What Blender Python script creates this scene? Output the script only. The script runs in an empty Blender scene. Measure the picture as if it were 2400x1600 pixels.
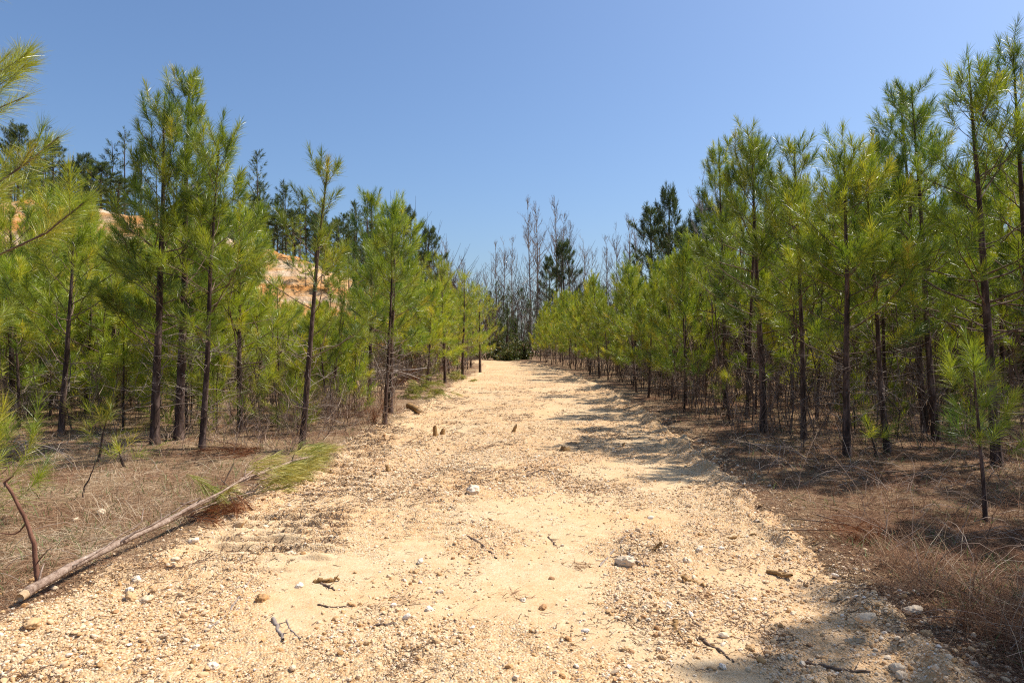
import bpy, math
import numpy as np
from mathutils import Vector

scene = bpy.context.scene
COL = scene.collection
R = math.radians

# ------------------------------------------------------------------ camera, sky, sun, exposure
EYE = 1.6
cam_d = bpy.data.cameras.new('camera')
cam_d.sensor_width = 36.0
cam_d.lens = 24.0
cam_d.clip_start = 0.05
cam_d.clip_end = 4000
cam = bpy.data.objects.new('camera', cam_d)
COL.objects.link(cam)
cam.location = (0, 0, EYE)
cam.rotation_euler = (R(90), 0, 0)
scene.camera = cam

SUN_AZ = 69.0      # clockwise from the viewing direction (+Y)
SUN_EL = 56.0
world = bpy.data.worlds.new('World')
scene.world = world
world.use_nodes = True
wn = world.node_tree
wn.nodes.clear()
sky = wn.nodes.new('ShaderNodeTexSky')
sky.sky_type = 'NISHITA'
sky.sun_disc = False
sky.sun_elevation = R(SUN_EL)
sky.sun_rotation = R(SUN_AZ)
sky.altitude = 100
sky.air_density = 1.1
sky.dust_density = 2.0
sky.ozone_density = 8.0
bg = wn.nodes.new('ShaderNodeBackground')
bg.inputs['Strength'].default_value = 0.107
wo = wn.nodes.new('ShaderNodeOutputWorld')
wn.links.new(sky.outputs[0], bg.inputs[0])
wn.links.new(bg.outputs[0], wo.inputs[0])

sun_d = bpy.data.lights.new('sun', 'SUN')
sun_d.energy = 5.0
sun_d.angle = R(0.53)
sun_d.color = (1.0, 0.94, 0.86)
sun = bpy.data.objects.new('sun', sun_d)
COL.objects.link(sun)
sv = Vector((math.sin(R(SUN_AZ)) * math.cos(R(SUN_EL)), math.cos(R(SUN_AZ)) * math.cos(R(SUN_EL)), math.sin(R(SUN_EL))))
sun.rotation_euler = sv.to_track_quat('Z', 'Y').to_euler()
sun.location = sv * 60

scene.view_settings.view_transform = 'Standard'
scene.view_settings.look = 'None'
scene.view_settings.gamma = 1.0
scene.view_settings.use_curve_mapping = False
scene.view_settings.exposure = 0.53
cy = scene.cycles
cy.max_bounces = 6
cy.diffuse_bounces = 3
cy.glossy_bounces = 2
cy.transmission_bounces = 3
cy.transparent_max_bounces = 4
cy.use_denoising = False
cy.use_adaptive_sampling = False
cy.filter_width = 1.15
cy.sample_clamp_indirect = 6.0

# ------------------------------------------------------------------ noise
_T = np.random.default_rng(11).random((256, 256)).astype(np.float32)

def vnoise(x, y):
    x = np.asarray(x, np.float64); y = np.asarray(y, np.float64)
    xi = np.floor(x).astype(np.int64); yi = np.floor(y).astype(np.int64)
    fx = x - xi; fy = y - yi
    fx = fx * fx * (3 - 2 * fx); fy = fy * fy * (3 - 2 * fy)
    a = _T[xi & 255, yi & 255]; b = _T[(xi + 1) & 255, yi & 255]
    c = _T[xi & 255, (yi + 1) & 255]; d = _T[(xi + 1) & 255, (yi + 1) & 255]
    return (a * (1 - fx) + b * fx) * (1 - fy) + (c * (1 - fx) + d * fx) * fy

def fbm(x, y, f=1.0, o=4, ox=0.0):
    s = 0; amp = 0.5; tot = 0
    for i in range(o):
        s = s + amp * vnoise(x * f + ox + 17.3 * i, y * f + 2.1 * ox - 9.7 * i)
        tot += amp; amp *= 0.5; f *= 2.03
    return s / tot

def sstep(a, b, x):
    t = np.clip((x - a) / (b - a), 0, 1)
    return t * t * (3 - 2 * t)

# ------------------------------------------------------------------ terrain
_LY = [-8, 2, 3.9, 5.2, 6.9, 9.1, 12.2, 16, 23.7, 35, 43, 49, 53, 57, 62]
_LX = [-3.3, -3.15, -2.95, -2.65, -2.5, -2.4, -2.25, -2.3, -2.1, -1.75, -1.75, -2.1, -3.5, -6.0, -10]
_RY = [-8, 3.2, 4.4, 5.5, 6.9, 9.4, 16, 23.7, 38, 46, 50, 53, 56, 59, 62]
_RX = [2.1, 2.15, 2.2, 2.3, 2.38, 2.65, 3.05, 3.15, 2.6, 1.9, 1.4, 0.2, -2.0, -5.5, -9]

def road_s(x, y):
    """signed distance to the road edge, negative on the road"""
    l = np.interp(y, _LY, _LX); r = np.interp(y, _RY, _RX)
    return np.maximum(l - x, x - r)

def base_h(x, y):
    h = (fbm(x, y, 0.12, 3, 3.0) - 0.5) * 0.35 * sstep(3.0, 12, np.abs(x))
    return h

def hill_h(x, y):
    zc = np.interp(x, [-120, -60, -27, -19, -15.7, -12, -9.5, -7.0, -5.0, -3.5], [13, 12.5, 10.2, 8.6, 7.6, 6.4, 5.0, 2.6, .9, -.4])
    wob = (fbm(x, y, 0.09, 3, 8.0) - 0.5) * 6
    t = sstep(25.0, 43.0, y + wob * 0.5 - 0.02 * x)
    g = ((1 - np.abs(2 * fbm(x * 1.4, y * 0.35, 0.55, 4, 5.0) - 1)) * 1.3 + (1 - np.abs(2 * fbm(x * 1.2, y * .45, 1.5, 3, 6.0) - 1)) * .9) * 4 * t * (1 - t)
    return zc * t - g * np.minimum(1, np.maximum(zc, 0) / 4) - 0.25 + (fbm(x, y, 0.8, 4, 2.0) - .5) * 0.8

def ground_only(x, y):
    s = road_s(x, y) + (fbm(x, y, 1.3, 4, 1.0) - 0.5) * 0.55 + (fbm(x, y, 7.0, 2, 1.0) - 0.5) * 0.12
    bank = np.where(x > 0, 0.16, 0.11)
    z = base_h(x, y) + sstep(-0.3, 0.12, s) * bank - 0.10
    z = z + (fbm(x, y, 1.8, 4, 6.0) - 0.5) * 0.09
    return z

def road_only(x, y):
    s = road_s(x, y)
    sn = s + (fbm(x, y, 2.1, 3, 4.0) - 0.5) * 0.4
    z = base_h(x, y) + (fbm(x, y, 0.55, 3, 12.0) - 0.5) * 0.09
    rough = sstep(0.30, 0.52, fbm(x, y, 0.9, 3, 21.0))          # smooth silt pans versus rough gravel
    # crawler cleat prints on the left, weaker ones in the middle: a steep near edge, a gentle far slope
    tread = 0; calm = 0
    for xc, w, ph, amp, drift in ((-1.80, 0.50, 0.0, 0.056, -.105), (-0.65, 0.30, 0.6, 0.028, .02), (1.1, 0.3, 0.2, 0.018, .02)):
        xx = xc + drift * (y - 5.3) + (fbm(y, y * 0, .9, 2, 2.0 + xc) - .5) * .2
        lim = sstep(0.22, 0.50, fbm(x, y, 0.8, 3, 33.0 + xc)) if xc < -1 else sstep(.4, .62, fbm(x, y, 0.8, 3, 33.0 + xc))
        m = np.exp(-((x - xx) / w) ** 8) * lim * sstep(4.3, 5.4, y) * (1 - sstep(12, 17, y))
        f = (y + ph + 0.08 * (fbm(x, y, 1.4, 2, 3.0) - .5) + .05 * (fbm(x, y, 10, 2, 13.0) - .5)) / 0.235
        f = f - np.floor(f)
        tread = tread + amp * m * (sstep(0, .16, f) * (1 - .9 * sstep(.2, 1.0, f)) - .35) * (.35 + 1.1 * sstep(.25, .7, fbm(x, y, 5, 3, 44.0)))
        if xc < -1: calm = m
    z = z + tread + (fbm(x, y, 5.0, 3, 2.0) - 0.5) * (0.010 + 0.022 * rough) * (1 - .5 * calm)
    z = z + (fbm(x, y, 15.0, 3, 7.0) - 0.5) * (0.008 + 0.034 * rough) * (1 - .75 * calm)
    # crumbled windrow along both edges
    z = z + np.exp(-((sn + 0.12) / 0.16) ** 2) * (0.01 + 0.10 * sstep(.3, .75, fbm(x, y, 3.8, 4, 9.0))) * np.where(x > 0, 1.0, 0.6)
    z = z - sstep(0.12, 0.75, sn) * 0.3
    return z

def gz(x, y):
    x = np.asarray(x, float); y = np.asarray(y, float)
    return np.maximum(np.maximum(ground_only(x, y), road_only(x, y)), hill_h(x, y) if np.any((x < -3) & (y > 20)) else -50)

def px(u, v):
    """photo pixel (2400 wide) of a spot on flat ground -> x, y"""
    d = 1600 * EYE / (v - 800.0)
    return (u - 1200) / 1600 * d, d

def dpx(u, v):          # pixel as displayed at 2352 wide
    k = 2400 / 2352
    return px(u * k, v * k)

# ------------------------------------------------------------------ mesh helpers
def mesh(name, V, F, mat=None, smooth=False, tint=None, loc=None):
    V = np.ascontiguousarray(V, np.float32); F = np.ascontiguousarray(F, np.int32)
    me = bpy.data.meshes.new(name)
    n, k = F.shape
    me.vertices.add(len(V)); me.vertices.foreach_set('co', V.ravel())
    me.loops.add(n * k); me.loops.foreach_set('vertex_index', F.ravel())
    me.polygons.add(n)
    me.polygons.foreach_set('loop_start', np.arange(n, dtype=np.int32) * k)
    me.polygons.foreach_set('loop_total', np.full(n, k, np.int32))
    me.polygons.foreach_set('use_smooth', np.full(n, smooth, bool))
    if tint is not None:
        a = me.attributes.new('tint', 'FLOAT', 'POINT')
        a.data.foreach_set('value', np.ascontiguousarray(tint, np.float32))
    if mat: me.materials.append(mat)
    me.update(calc_edges=True)
    return me

def link(name, data, parent=None, loc=None):
    o = bpy.data.objects.new(name, data)
    COL.objects.link(o)
    if parent: o.parent = parent
    if loc is not None: o.location = loc
    return o

def tag(o, label=None, cat=None, group=None, kind=None):
    if label: o['label'] = label
    if cat: o['category'] = cat
    if group: o['group'] = group
    if kind: o['kind'] = kind
    return o

def thing(name, label, cat, loc=(0, 0, 0), rz=0.0, group=None):
    o = link(name, None, loc=loc)
    o.rotation_euler = (0, 0, rz)
    o.empty_display_size = 0.2
    return tag(o, label, cat, group)

def copy_tree(root, loc, rz, sc, label, group):
    r = root.copy(); COL.objects.link(r)
    r.location = loc; r.rotation_euler = (0, 0, rz); r.scale = (sc[0], sc[0], sc[1])
    r['label'] = label; r['group'] = group
    for ch in list(root.children):
        c = ch.copy(); COL.objects.link(c); c.parent = r
        for g in list(ch.children):
            d = g.copy(); COL.objects.link(d); d.parent = c
    return r

def norm(v):
    return v / np.maximum(np.linalg.norm(v, axis=-1, keepdims=True), 1e-9)

def tubes(P, Rr, k=4, cap=False):
    """P (N,M,3) centre lines, Rr (N,M) radii -> verts, quads"""
    P = np.asarray(P, float); Rr = np.asarray(Rr, float)
    N, M, _ = P.shape
    T = norm(np.gradient(P, axis=1))
    ref = np.where(np.abs(norm(P[:, -1:] - P[:, :1])[..., 2:3]) > 0.8, np.array([1.0, 0, 0]), np.array([0, 0, 1.0]))
    A = norm(np.cross(T, np.broadcast_to(ref, T.shape)))
    B = np.cross(T, A)
    th = np.arange(k) / k * 2 * np.pi
    V = P[:, :, None] + Rr[:, :, None, None] * (np.cos(th)[None, None, :, None] * A[:, :, None] + np.sin(th)[None, None, :, None] * B[:, :, None])
    V = V.reshape(-1, 3)
    i = np.arange(N)[:, None, None] * M * k + np.arange(M - 1)[None, :, None] * k
    j = np.arange(k)[None, None, :]; j2 = (j + 1) % k
    F = np.stack([i + j, i + j2, i + k + j2, i + k + j], -1).reshape(-1, 4)
    if cap and k in (4, 8):
        ends = []
        for n in range(N):
            for m0 in (0, M - 1):
                o = n * M * k + m0 * k
                if k == 4: ends.append([o, o + 1, o + 2, o + 3])
                else: ends += [[o, o + 1, o + 2, o + 3], [o, o + 3, o + 4, o + 7], [o + 4, o + 5, o + 6, o + 7]]
        F = np.vstack([F, np.array(ends)])
    return V, F

def merge(parts):
    Vs, Fs, Ts, off = [], [], [], 0
    for p in parts:
        V, F = p[0], p[1]
        if len(V) == 0: continue
        Vs.append(V); Fs.append(F + off); off += len(V)
        Ts.append(p[2] if len(p) > 2 else np.full(len(V), 0.5))
    return np.vstack(Vs), np.vstack(Fs), np.concatenate(Ts)

def ribbons(P, W, side, tint):
    """P (N,M,3) centre lines, W (N,M) widths, side (N,3)"""
    N, M, _ = P.shape
    L = P - side[:, None] * W[..., None] * 0.5
    Rr = P + side[:, None] * W[..., None] * 0.5
    V = np.stack([L, Rr], 2).reshape(-1, 3)
    i = np.arange(N)[:, None] * M * 2 + np.arange(M - 1)[None] * 2
    F = np.stack([i, i + 1, i + 3, i + 2], -1).reshape(-1, 4)
    return V, F, np.repeat(tint, M * 2)

# ------------------------------------------------------------------ materials
def new_mat(name):
    m = bpy.data.materials.new(name); m.use_nodes = True
    nt = m.node_tree; nt.nodes.clear()
    out = nt.nodes.new('ShaderNodeOutputMaterial')
    return m, nt, out

def N(nt, t, **kw):
    n = nt.nodes.new(t)
    for k, v in kw.items():
        if k in n.inputs: n.inputs[k].default_value = v
        else: setattr(n, k, v)
    return n

def ramp(nt, fac, stops):
    r = nt.nodes.new('ShaderNodeValToRGB')
    e = r.color_ramp.elements
    e[0].position, e[0].color = stops[0][0], (*stops[0][1], 1)
    e[1].position, e[1].color = stops[-1][0], (*stops[-1][1], 1)
    for p, c in stops[1:-1]:
        x = e.new(p); x.color = (*c, 1)
    nt.links.new(fac, r.inputs[0])
    return r.outputs[0]

def mix(nt, fac, a, b, mode='MIX'):
    m = nt.nodes.new('ShaderNodeMix'); m.data_type = 'RGBA'; m.blend_type = mode
    for s, v in ((0, fac), (6, a), (7, b)):
        if hasattr(v, 'is_output'): nt.links.new(v, m.inputs[s])
        elif s == 0: m.inputs[0].default_value = v
        else: m.inputs[s].default_value = (*v, 1)
    return m.outputs[2]

def noise(nt, scale, detail=4, rough=0.6, vec=None):
    n = nt.nodes.new('ShaderNodeTexNoise')
    n.inputs['Scale'].default_value = scale; n.inputs['Detail'].default_value = detail; n.inputs['Roughness'].default_value = rough
    if vec is None:
        vec = nt.nodes.new('ShaderNodeNewGeometry').outputs['Position']
    nt.links.new(vec, n.inputs['Vector'])
    return n.outputs[0]

def attr(nt, name='tint'):
    a = nt.nodes.new('ShaderNodeAttribute'); a.attribute_name = name
    return a.outputs['Fac']

def leaf_mat(name, stops, rough=0.38, spec=0.5, trans=0.35, tcol=(1.1, 1.15, 0.5), objvar=0.25):
    m, nt, out = new_mat(name)
    c = ramp(nt, attr(nt), stops)
    if objvar:
        oi = nt.nodes.new('ShaderNodeObjectInfo')
        v = N(nt, 'ShaderNodeMapRange'); v.inputs[3].default_value = 1 - objvar; v.inputs[4].default_value = 1 + objvar
        nt.links.new(oi.outputs['Random'], v.inputs[0])
        hs = nt.nodes.new('ShaderNodeHueSaturation')
        nt.links.new(v.outputs[0], hs.inputs['Value']); nt.links.new(c, hs.inputs['Color'])
        c = hs.outputs[0]
    p = N(nt, 'ShaderNodeBsdfPrincipled', Roughness=rough)
    p.inputs['Specular IOR Level'].default_value = spec
    nt.links.new(c, p.inputs['Base Color'])
    t = nt.nodes.new('ShaderNodeBsdfTranslucent')
    tc = mix(nt, 1.0, c, tcol, 'MULTIPLY')
    nt.links.new(tc, t.inputs[0])
    ms = nt.nodes.new('ShaderNodeMixShader'); ms.inputs[0].default_value = trans
    nt.links.new(p.outputs[0], ms.inputs[1]); nt.links.new(t.outputs[0], ms.inputs[2])
    nt.links.new(ms.outputs[0], out.inputs[0])
    return m

def bark_mat(name, stops, scale=14, bump=0.5, stretch=0.25):
    m, nt, out = new_mat(name)
    tc = nt.nodes.new('ShaderNodeTexCoord')
    mp = nt.nodes.new('ShaderNodeMapping'); mp.inputs['Scale'].default_value = (1, 1, stretch)
    nt.links.new(tc.outputs['Object'], mp.inputs[0])
    f = noise(nt, scale, 6, 0.7, mp.outputs[0])
    c = ramp(nt, f, stops)
    p = N(nt, 'ShaderNodeBsdfPrincipled', Roughness=0.9)
    p.inputs['Specular IOR Level'].default_value = 0.2
    nt.links.new(c, p.inputs['Base Color'])
    b = nt.nodes.new('ShaderNodeBump'); b.inputs['Strength'].default_value = bump; b.inputs['Distance'].default_value = 0.02
    f2 = noise(nt, scale * 2.5, 5, 0.7, mp.outputs[0])
    nt.links.new(f2, b.inputs['Height']); nt.links.new(b.outputs[0], p.inputs['Normal'])
    nt.links.new(p.outputs[0], out.inputs[0])
    return m

def plain_mat(name, stops, rough=0.9, spec=0.15, trans=0.0):
    m, nt, out = new_mat(name)
    c = ramp(nt, attr(nt), stops)
    p = N(nt, 'ShaderNodeBsdfPrincipled', Roughness=rough)
    p.inputs['Specular IOR Level'].default_value = spec
    nt.links.new(c, p.inputs['Base Color'])
    if trans:
        t = nt.nodes.new('ShaderNodeBsdfTranslucent'); nt.links.new(c, t.inputs[0])
        ms = nt.nodes.new('ShaderNodeMixShader'); ms.inputs[0].default_value = trans
        nt.links.new(p.outputs[0], ms.inputs[1]); nt.links.new(t.outputs[0], ms.inputs[2])
        nt.links.new(ms.outputs[0], out.inputs[0])
    else:
        nt.links.new(p.outputs[0], out.inputs[0])
    return m

M_needle = leaf_mat('pine_needles', [(0.0, (0.070, 0.128, 0.026)), (0.42, (0.225, 0.285, 0.034)), (0.8, (0.39, 0.40, 0.046)), (1.0, (0.52, 0.42, 0.07))], 0.38, 0.55, 0.34, (1.35, 1.4, 0.5))
M_needle_old = leaf_mat('mature_needles', [(0.0, (0.040, 0.066, 0.026)), (0.55, (0.090, 0.125, 0.040)), (1.0, (0.17, 0.19, 0.06))], 0.42, 0.4, 0.25, objvar=0.15)
M_needle_dead = leaf_mat('dead_needles', [(0.0, (0.12, 0.045, 0.018)), (0.6, (0.27, 0.105, 0.042)), (1.0, (0.38, 0.19, 0.08))], 0.6, 0.2, 0.25, (1, .8, .6), 0.1)
M_wilted = leaf_mat('wilted_needles', [(0.0, (0.09, 0.115, 0.025)), (0.5, (0.27, 0.29, 0.055)), (1.0, (0.50, 0.44, 0.14))], 0.5, 0.35, 0.3, (1.2, 1.1, .5), 0.1)
M_shrub = leaf_mat('shrub_leaves', [(0.0, (0.045, 0.065, 0.02)), (0.6, (0.12, 0.15, 0.04)), (1.0, (0.28, 0.24, 0.07))], 0.4, 0.45, 0.2, objvar=0.1)
M_bark = bark_mat('pine_bark', [(0.34, (0.022, 0.014, 0.011)), (0.5, (0.075, 0.046, 0.034)), (0.66, (0.20, 0.14, 0.115))])
M_branch = bark_mat('branch_bark', [(0.3, (0.085, 0.055, 0.038)), (0.55, (0.17, 0.115, 0.08)), (0.75, (0.28, 0.21, 0.16))], 20, 0.2)
M_dead = bark_mat('dead_wood', [(0.3, (0.16, 0.125, 0.10)), (0.55, (0.30, 0.24, 0.195)), (0.75, (0.46, 0.39, 0.33))], 18, 0.25)
M_grey = bark_mat('grey_bark', [(0.3, (0.17, 0.14, 0.12)), (0.55, (0.30, 0.26, 0.23)), (0.75, (0.44, 0.40, 0.36))], 3, 0.1)
M_log = bark_mat('log_bark', [(0.32, (0.13, 0.08, 0.055)), (0.46, (0.32, 0.22, 0.16)), (0.6, (0.44, 0.33, 0.25)), (0.72, (0.56, 0.46, 0.37))], 22, 0.9, 1.0)
M_red = bark_mat('reddish_bark', [(0.3, (0.10, 0.045, 0.028)), (0.55, (0.20, 0.095, 0.06)), (0.75, (0.30, 0.17, 0.12))], 22, 0.4)
M_cut = bark_mat('cut_wood', [(0.3, (0.33, 0.22, 0.12)), (0.7, (0.52, 0.38, 0.23))], 40, 0.3)
M_stump = bark_mat('stump_wood', [(0.3, (0.16, 0.09, 0.035)), (0.55, (0.34, 0.20, 0.08)), (0.75, (0.52, 0.34, 0.16))], 25, 0.5)

def ground_mat():
    m, nt, out = new_mat('litter_ground')
    big = noise(nt, 0.7, 4); fine = noise(nt, 24, 6, 0.75); mid = noise(nt, 5, 5, 0.7)
    c1 = ramp(nt, fine, [(0.3, (0.075, 0.036, 0.02)), (0.5, (0.20, 0.108, 0.06)), (0.72, (0.35, 0.23, 0.14))])
    c2 = ramp(nt, fine, [(0.3, (0.12, 0.075, 0.04)), (0.5, (0.30, 0.205, 0.115)), (0.72, (0.44, 0.33, 0.20))])
    f = ramp(nt, big, [(0.42, (0, 0, 0)), (0.6, (1, 1, 1))])
    c = mix(nt, f, c1, c2)
    g = ramp(nt, mid, [(0.55, (0, 0, 0)), (0.72, (.55, .55, .55))])
    c = mix(nt, g, c, (0.10, 0.115, 0.04))
    p = N(nt, 'ShaderNodeBsdfPrincipled', Roughness=0.95); p.inputs['Specular IOR Level'].default_value = 0.1
    nt.links.new(c, p.inputs['Base Color'])
    b = nt.nodes.new('ShaderNodeBump'); b.inputs['Strength'].default_value = 0.9; b.inputs['Distance'].default_value = 0.03
    nt.links.new(fine, b.inputs['Height']); nt.links.new(b.outputs[0], p.inputs['Normal'])
    nt.links.new(p.outputs[0], out.inputs[0])
    return m

def road_mat():
    m, nt, out = new_mat('sandy_gravel')
    a = attr(nt)
    fine = noise(nt, 42, 6, 0.75); mid = noise(nt, 6, 5, 0.65); big = noise(nt, 0.9, 3)
    vo = nt.nodes.new('ShaderNodeTexVoronoi'); vo.inputs['Scale'].default_value = 75
    nt.links.new(nt.nodes.new('ShaderNodeNewGeometry').outputs['Position'], vo.inputs['Vector'])
    sand = ramp(nt, mid, [(0.3, (0.45, 0.308, 0.165)), (0.52, (0.555, 0.412, 0.242)), (0.75, (0.61, 0.482, 0.312))])
    peb = ramp(nt, vo.outputs['Color'], [(0.15, (0.33, 0.18, 0.075)), (0.35, (0.51, 0.33, 0.165)), (0.7, (0.62, 0.45, 0.27)), (0.95, (0.72, 0.60, 0.44))])
    f = ramp(nt, a, [(0.25, (0.30, .30, .30)), (0.7, (.8, .8, .8))])
    c = mix(nt, f, sand, peb)
    warm = ramp(nt, big, [(0.4, (0, 0, 0)), (0.65, (.35, .35, .35))])
    c = mix(nt, warm, c, (0.66, 0.36, 0.15))
    dark = ramp(nt, fine, [(0.29, (.75, .75, .75)), (0.43, (0, 0, 0))])
    c = mix(nt, dark, c, (0.27, 0.16, 0.075))
    p = N(nt, 'ShaderNodeBsdfPrincipled', Roughness=0.95); p.inputs['Specular IOR Level'].default_value = 0.12
    nt.links.new(c, p.inputs['Base Color'])
    b1 = nt.nodes.new('ShaderNodeBump'); b1.inputs['Distance'].default_value = 0.012
    nt.links.new(f, b1.inputs['Strength']); nt.links.new(vo.outputs['Distance'], b1.inputs['Height']); b1.invert = True
    b2 = nt.nodes.new('ShaderNodeBump'); b2.inputs['Strength'].default_value = 0.35; b2.inputs['Distance'].default_value = 0.02
    nt.links.new(fine, b2.inputs['Height']); nt.links.new(b1.outputs[0], b2.inputs['Normal'])
    nt.links.new(b2.outputs[0], p.inputs['Normal'])
    nt.links.new(p.outputs[0], out.inputs[0])
    return m

def clay_mat():
    m, nt, out = new_mat('orange_clay')
    geo = nt.nodes.new('ShaderNodeNewGeometry')
    mp = nt.nodes.new('ShaderNodeMapping'); mp.inputs['Scale'].default_value = (0.12, 0.12, 0.9)
    nt.links.new(geo.outputs['Position'], mp.inputs[0])
    f = noise(nt, 1.3, 6, 0.65, mp.outputs[0]); g = noise(nt, 2.2, 6, 0.7)
    c = ramp(nt, f, [(0.28, (0.38, 0.155, 0.045)), (0.42, (0.50, 0.23, 0.07)), (0.52, (0.54, 0.33, 0.16)), (0.60, (0.60, 0.46, 0.33)), (0.68, (0.54, 0.34, 0.17)), (0.8, (0.48, 0.22, 0.07))])
    d = ramp(nt, g, [(0.3, (.35, .35, .35)), (0.42, (0, 0, 0))])
    c = mix(nt, d, c, (0.30, 0.12, 0.035))
    # vegetation and straw where the slope flattens out
    sx = nt.nodes.new('ShaderNodeSeparateXYZ'); nt.links.new(geo.outputs['Normal'], sx.inputs[0])
    fl = ramp(nt, sx.outputs[2], [(0.93, (0, 0, 0)), (0.985, (1, 1, 1))])
    tv = ramp(nt, g, [(0.35, (0.24, 0.16, 0.08)), (0.6, (0.42, 0.29, 0.17))])
    c = mix(nt, fl, c, tv)
    p = N(nt, 'ShaderNodeBsdfPrincipled', Roughness=0.95); p.inputs['Specular IOR Level'].default_value = 0.1
    nt.links.new(c, p.inputs['Base Color'])
    b = nt.nodes.new('ShaderNodeBump'); b.inputs['Strength'].default_value = 0.8; b.inputs['Distance'].default_value = 0.3
    nt.links.new(g, b.inputs['Height']); nt.links.new(b.outputs[0], p.inputs['Normal'])
    nt.links.new(p.outputs[0], out.inputs[0])
    return m

M_stone = plain_mat('river_stone', [(0.0, (0.30, 0.15, 0.07)), (0.18, (0.46, 0.26, 0.10)), (0.4, (0.56, 0.37, 0.19)), (0.7, (0.65, 0.48, 0.30)), (0.9, (0.70, 0.56, 0.39)), (1.0, (0.74, 0.66, 0.55))], 0.75, 0.3)
M_straw = plain_mat('dry_straw', [(0.0, (0.12, 0.052, 0.026)), (0.3, (0.24, 0.118, 0.06)), (0.6, (0.38, 0.25, 0.145)), (0.85, (0.52, 0.39, 0.245)), (1.0, (0.62, 0.51, 0.36))], 0.8, 0.2, 0.2)
M_cane = plain_mat('pale_cane', [(0.0, (0.17, 0.105, 0.07)), (0.5, (0.34, 0.235, 0.165)), (1.0, (0.60, 0.48, 0.37))], 0.7, 0.3)
M_green = plain_mat('green_grass', [(0.0, (0.06, 0.10, 0.02)), (0.6, (0.13, 0.18, 0.045)), (1.0, (0.22, 0.26, 0.10))], 0.6, 0.3, 0.3)
M_twig = plain_mat('dark_twig', [(0.0, (0.055, 0.032, 0.02)), (0.6, (0.15, 0.09, 0.055)), (1.0, (0.28, 0.19, 0.12))], 0.9, 0.1)
M_under = plain_mat('bare_twigs', [(0.0, (0.075, 0.05, 0.036)), (0.5, (0.17, 0.115, 0.085)), (1.0, (0.32, 0.24, 0.19))], 0.9, 0.1)
M_hazewood = plain_mat('grey_twigs', [(0.0, (0.075, 0.055, 0.042)), (0.5, (0.15, 0.115, 0.09)), (1.0, (0.28, 0.235, 0.20))], 0.9, 0.1)

# ------------------------------------------------------------------ ground, road, hill
def grid(xs, ys_shape, X, Y, Z):
    nr, nc = X.shape
    V = np.stack([X, Y, Z], -1).reshape(-1, 3)
    i = np.arange(nr - 1)[:, None] * nc + np.arange(nc - 1)[None]
    F = np.stack([i, i + 1, i + nc + 1, i + nc], -1).reshape(-1, 4)
    return V, F

r = np.geomspace(6.0, 900, 620)
u = np.sinh(np.linspace(-2.2, 2.2, 420)) / math.sinh(2.2) * 2.0
X = u[None] * (r[:, None] + 2.0); Y = np.repeat((r - 9.0)[:, None], len(u), 1)
V, F = grid(None, None, X, Y, ground_only(X, Y))
tag(link('ground', mesh('ground', V, F, ground_mat(), True)), kind='structure')

yr = np.concatenate([np.linspace(-6, 1.8, 60), np.geomspace(1.9, 5, 330)[:-1], np.linspace(5, 12.5, 560)[:-1], np.geomspace(12.5, 62, 330)])
uu = np.linspace(-0.16, 1.16, 400)
l = np.interp(yr, _LY, _LX); rr = np.interp(yr, _RY, _RX)
X = l[:, None] + (rr - l)[:, None] * uu[None]; Y = np.repeat(yr[:, None], len(uu), 1)
V, F = grid(None, None, X, Y, road_only(X, Y))
rough = sstep(0.28, 0.50, fbm(X, Y, 0.9, 3, 21.0)).ravel()
tag(link('dirt_road', mesh('dirt_road', V, F, road_mat(), True, rough)), kind='structure')

xs = np.concatenate([np.linspace(-120, -41, 80), np.linspace(-40, -3.6, 330)]); ys = np.concatenate([np.linspace(21, 52, 230), np.linspace(53, 150, 60)])
X, Y = np.meshgrid(xs, ys)
V, F = grid(None, None, X, Y, hill_h(X, Y))
tag(link('hill', mesh('hill', V, F, clay_mat(), True)), kind='structure')

# ------------------------------------------------------------------ pines
def bez(p0, d0, L, up, M=6):
    """curved shoots: start p0 (N,3), direction d0, length L, turn towards the sky by up"""
    t = np.linspace(0, 1, M)
    d1 = norm(d0 + np.array([0, 0, 1.0]) * np.asarray(up)[:, None])
    P = [p0]
    for i in range(1, M):
        d = norm(d0 * (1 - t[i]) + d1 * t[i])
        P.append(P[-1] + d * (L / (M - 1))[:, None])
    return np.stack(P, 1)

def tufts(rng, tip, ax, lt, n, nl, nw, tint, seg=3, droop=0.13, spread=(62, 12)):
    """brushes of long needles round the last stretch of each shoot"""
    K = len(tip)
    s = rng.random((K, n)) ** 0.85
    ref = np.where(np.abs(ax[:, 2:3]) > 0.9, np.array([1.0, 0, 0]), np.array([0, 0, 1.0]))
    A = norm(np.cross(ax, ref)); B = np.cross(ax, A)
    ph = rng.random((K, n)) * 2 * np.pi
    a = np.radians(spread[0] + (spread[1] - spread[0]) * s + rng.normal(0, 10, (K, n)))
    rad = np.cos(ph)[..., None] * A[:, None] + np.sin(ph)[..., None] * B[:, None]
    d = np.cos(a)[..., None] * ax[:, None] + np.sin(a)[..., None] * rad
    base = tip[:, None] - ax[:, None] * (lt[:, None] * (1 - s))[..., None]
    L = nl * rng.uniform(0.7, 1.1, (K, n))
    base = base.reshape(-1, 3); d = d.reshape(-1, 3); L = L.ravel()
    side = norm(np.cross(d, rng.normal(size=d.shape)))
    tn = np.clip(np.repeat(tint, n) + rng.normal(0, 0.10, len(L)), 0, 1)
    t = np.linspace(0, 1, seg)
    P = base[:, None] + d[:, None] * (L[:, None] * t[None])[..., None]
    P[..., 2] -= droop * L[:, None] * (t[None] ** 2)
    W = nw * (np.array([0.8, 1.0, 0.25]) if seg == 3 else np.array([1.0, 0.4]))
    return ribbons(P, np.broadcast_to(W, (len(L), seg)), side, tn)

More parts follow.
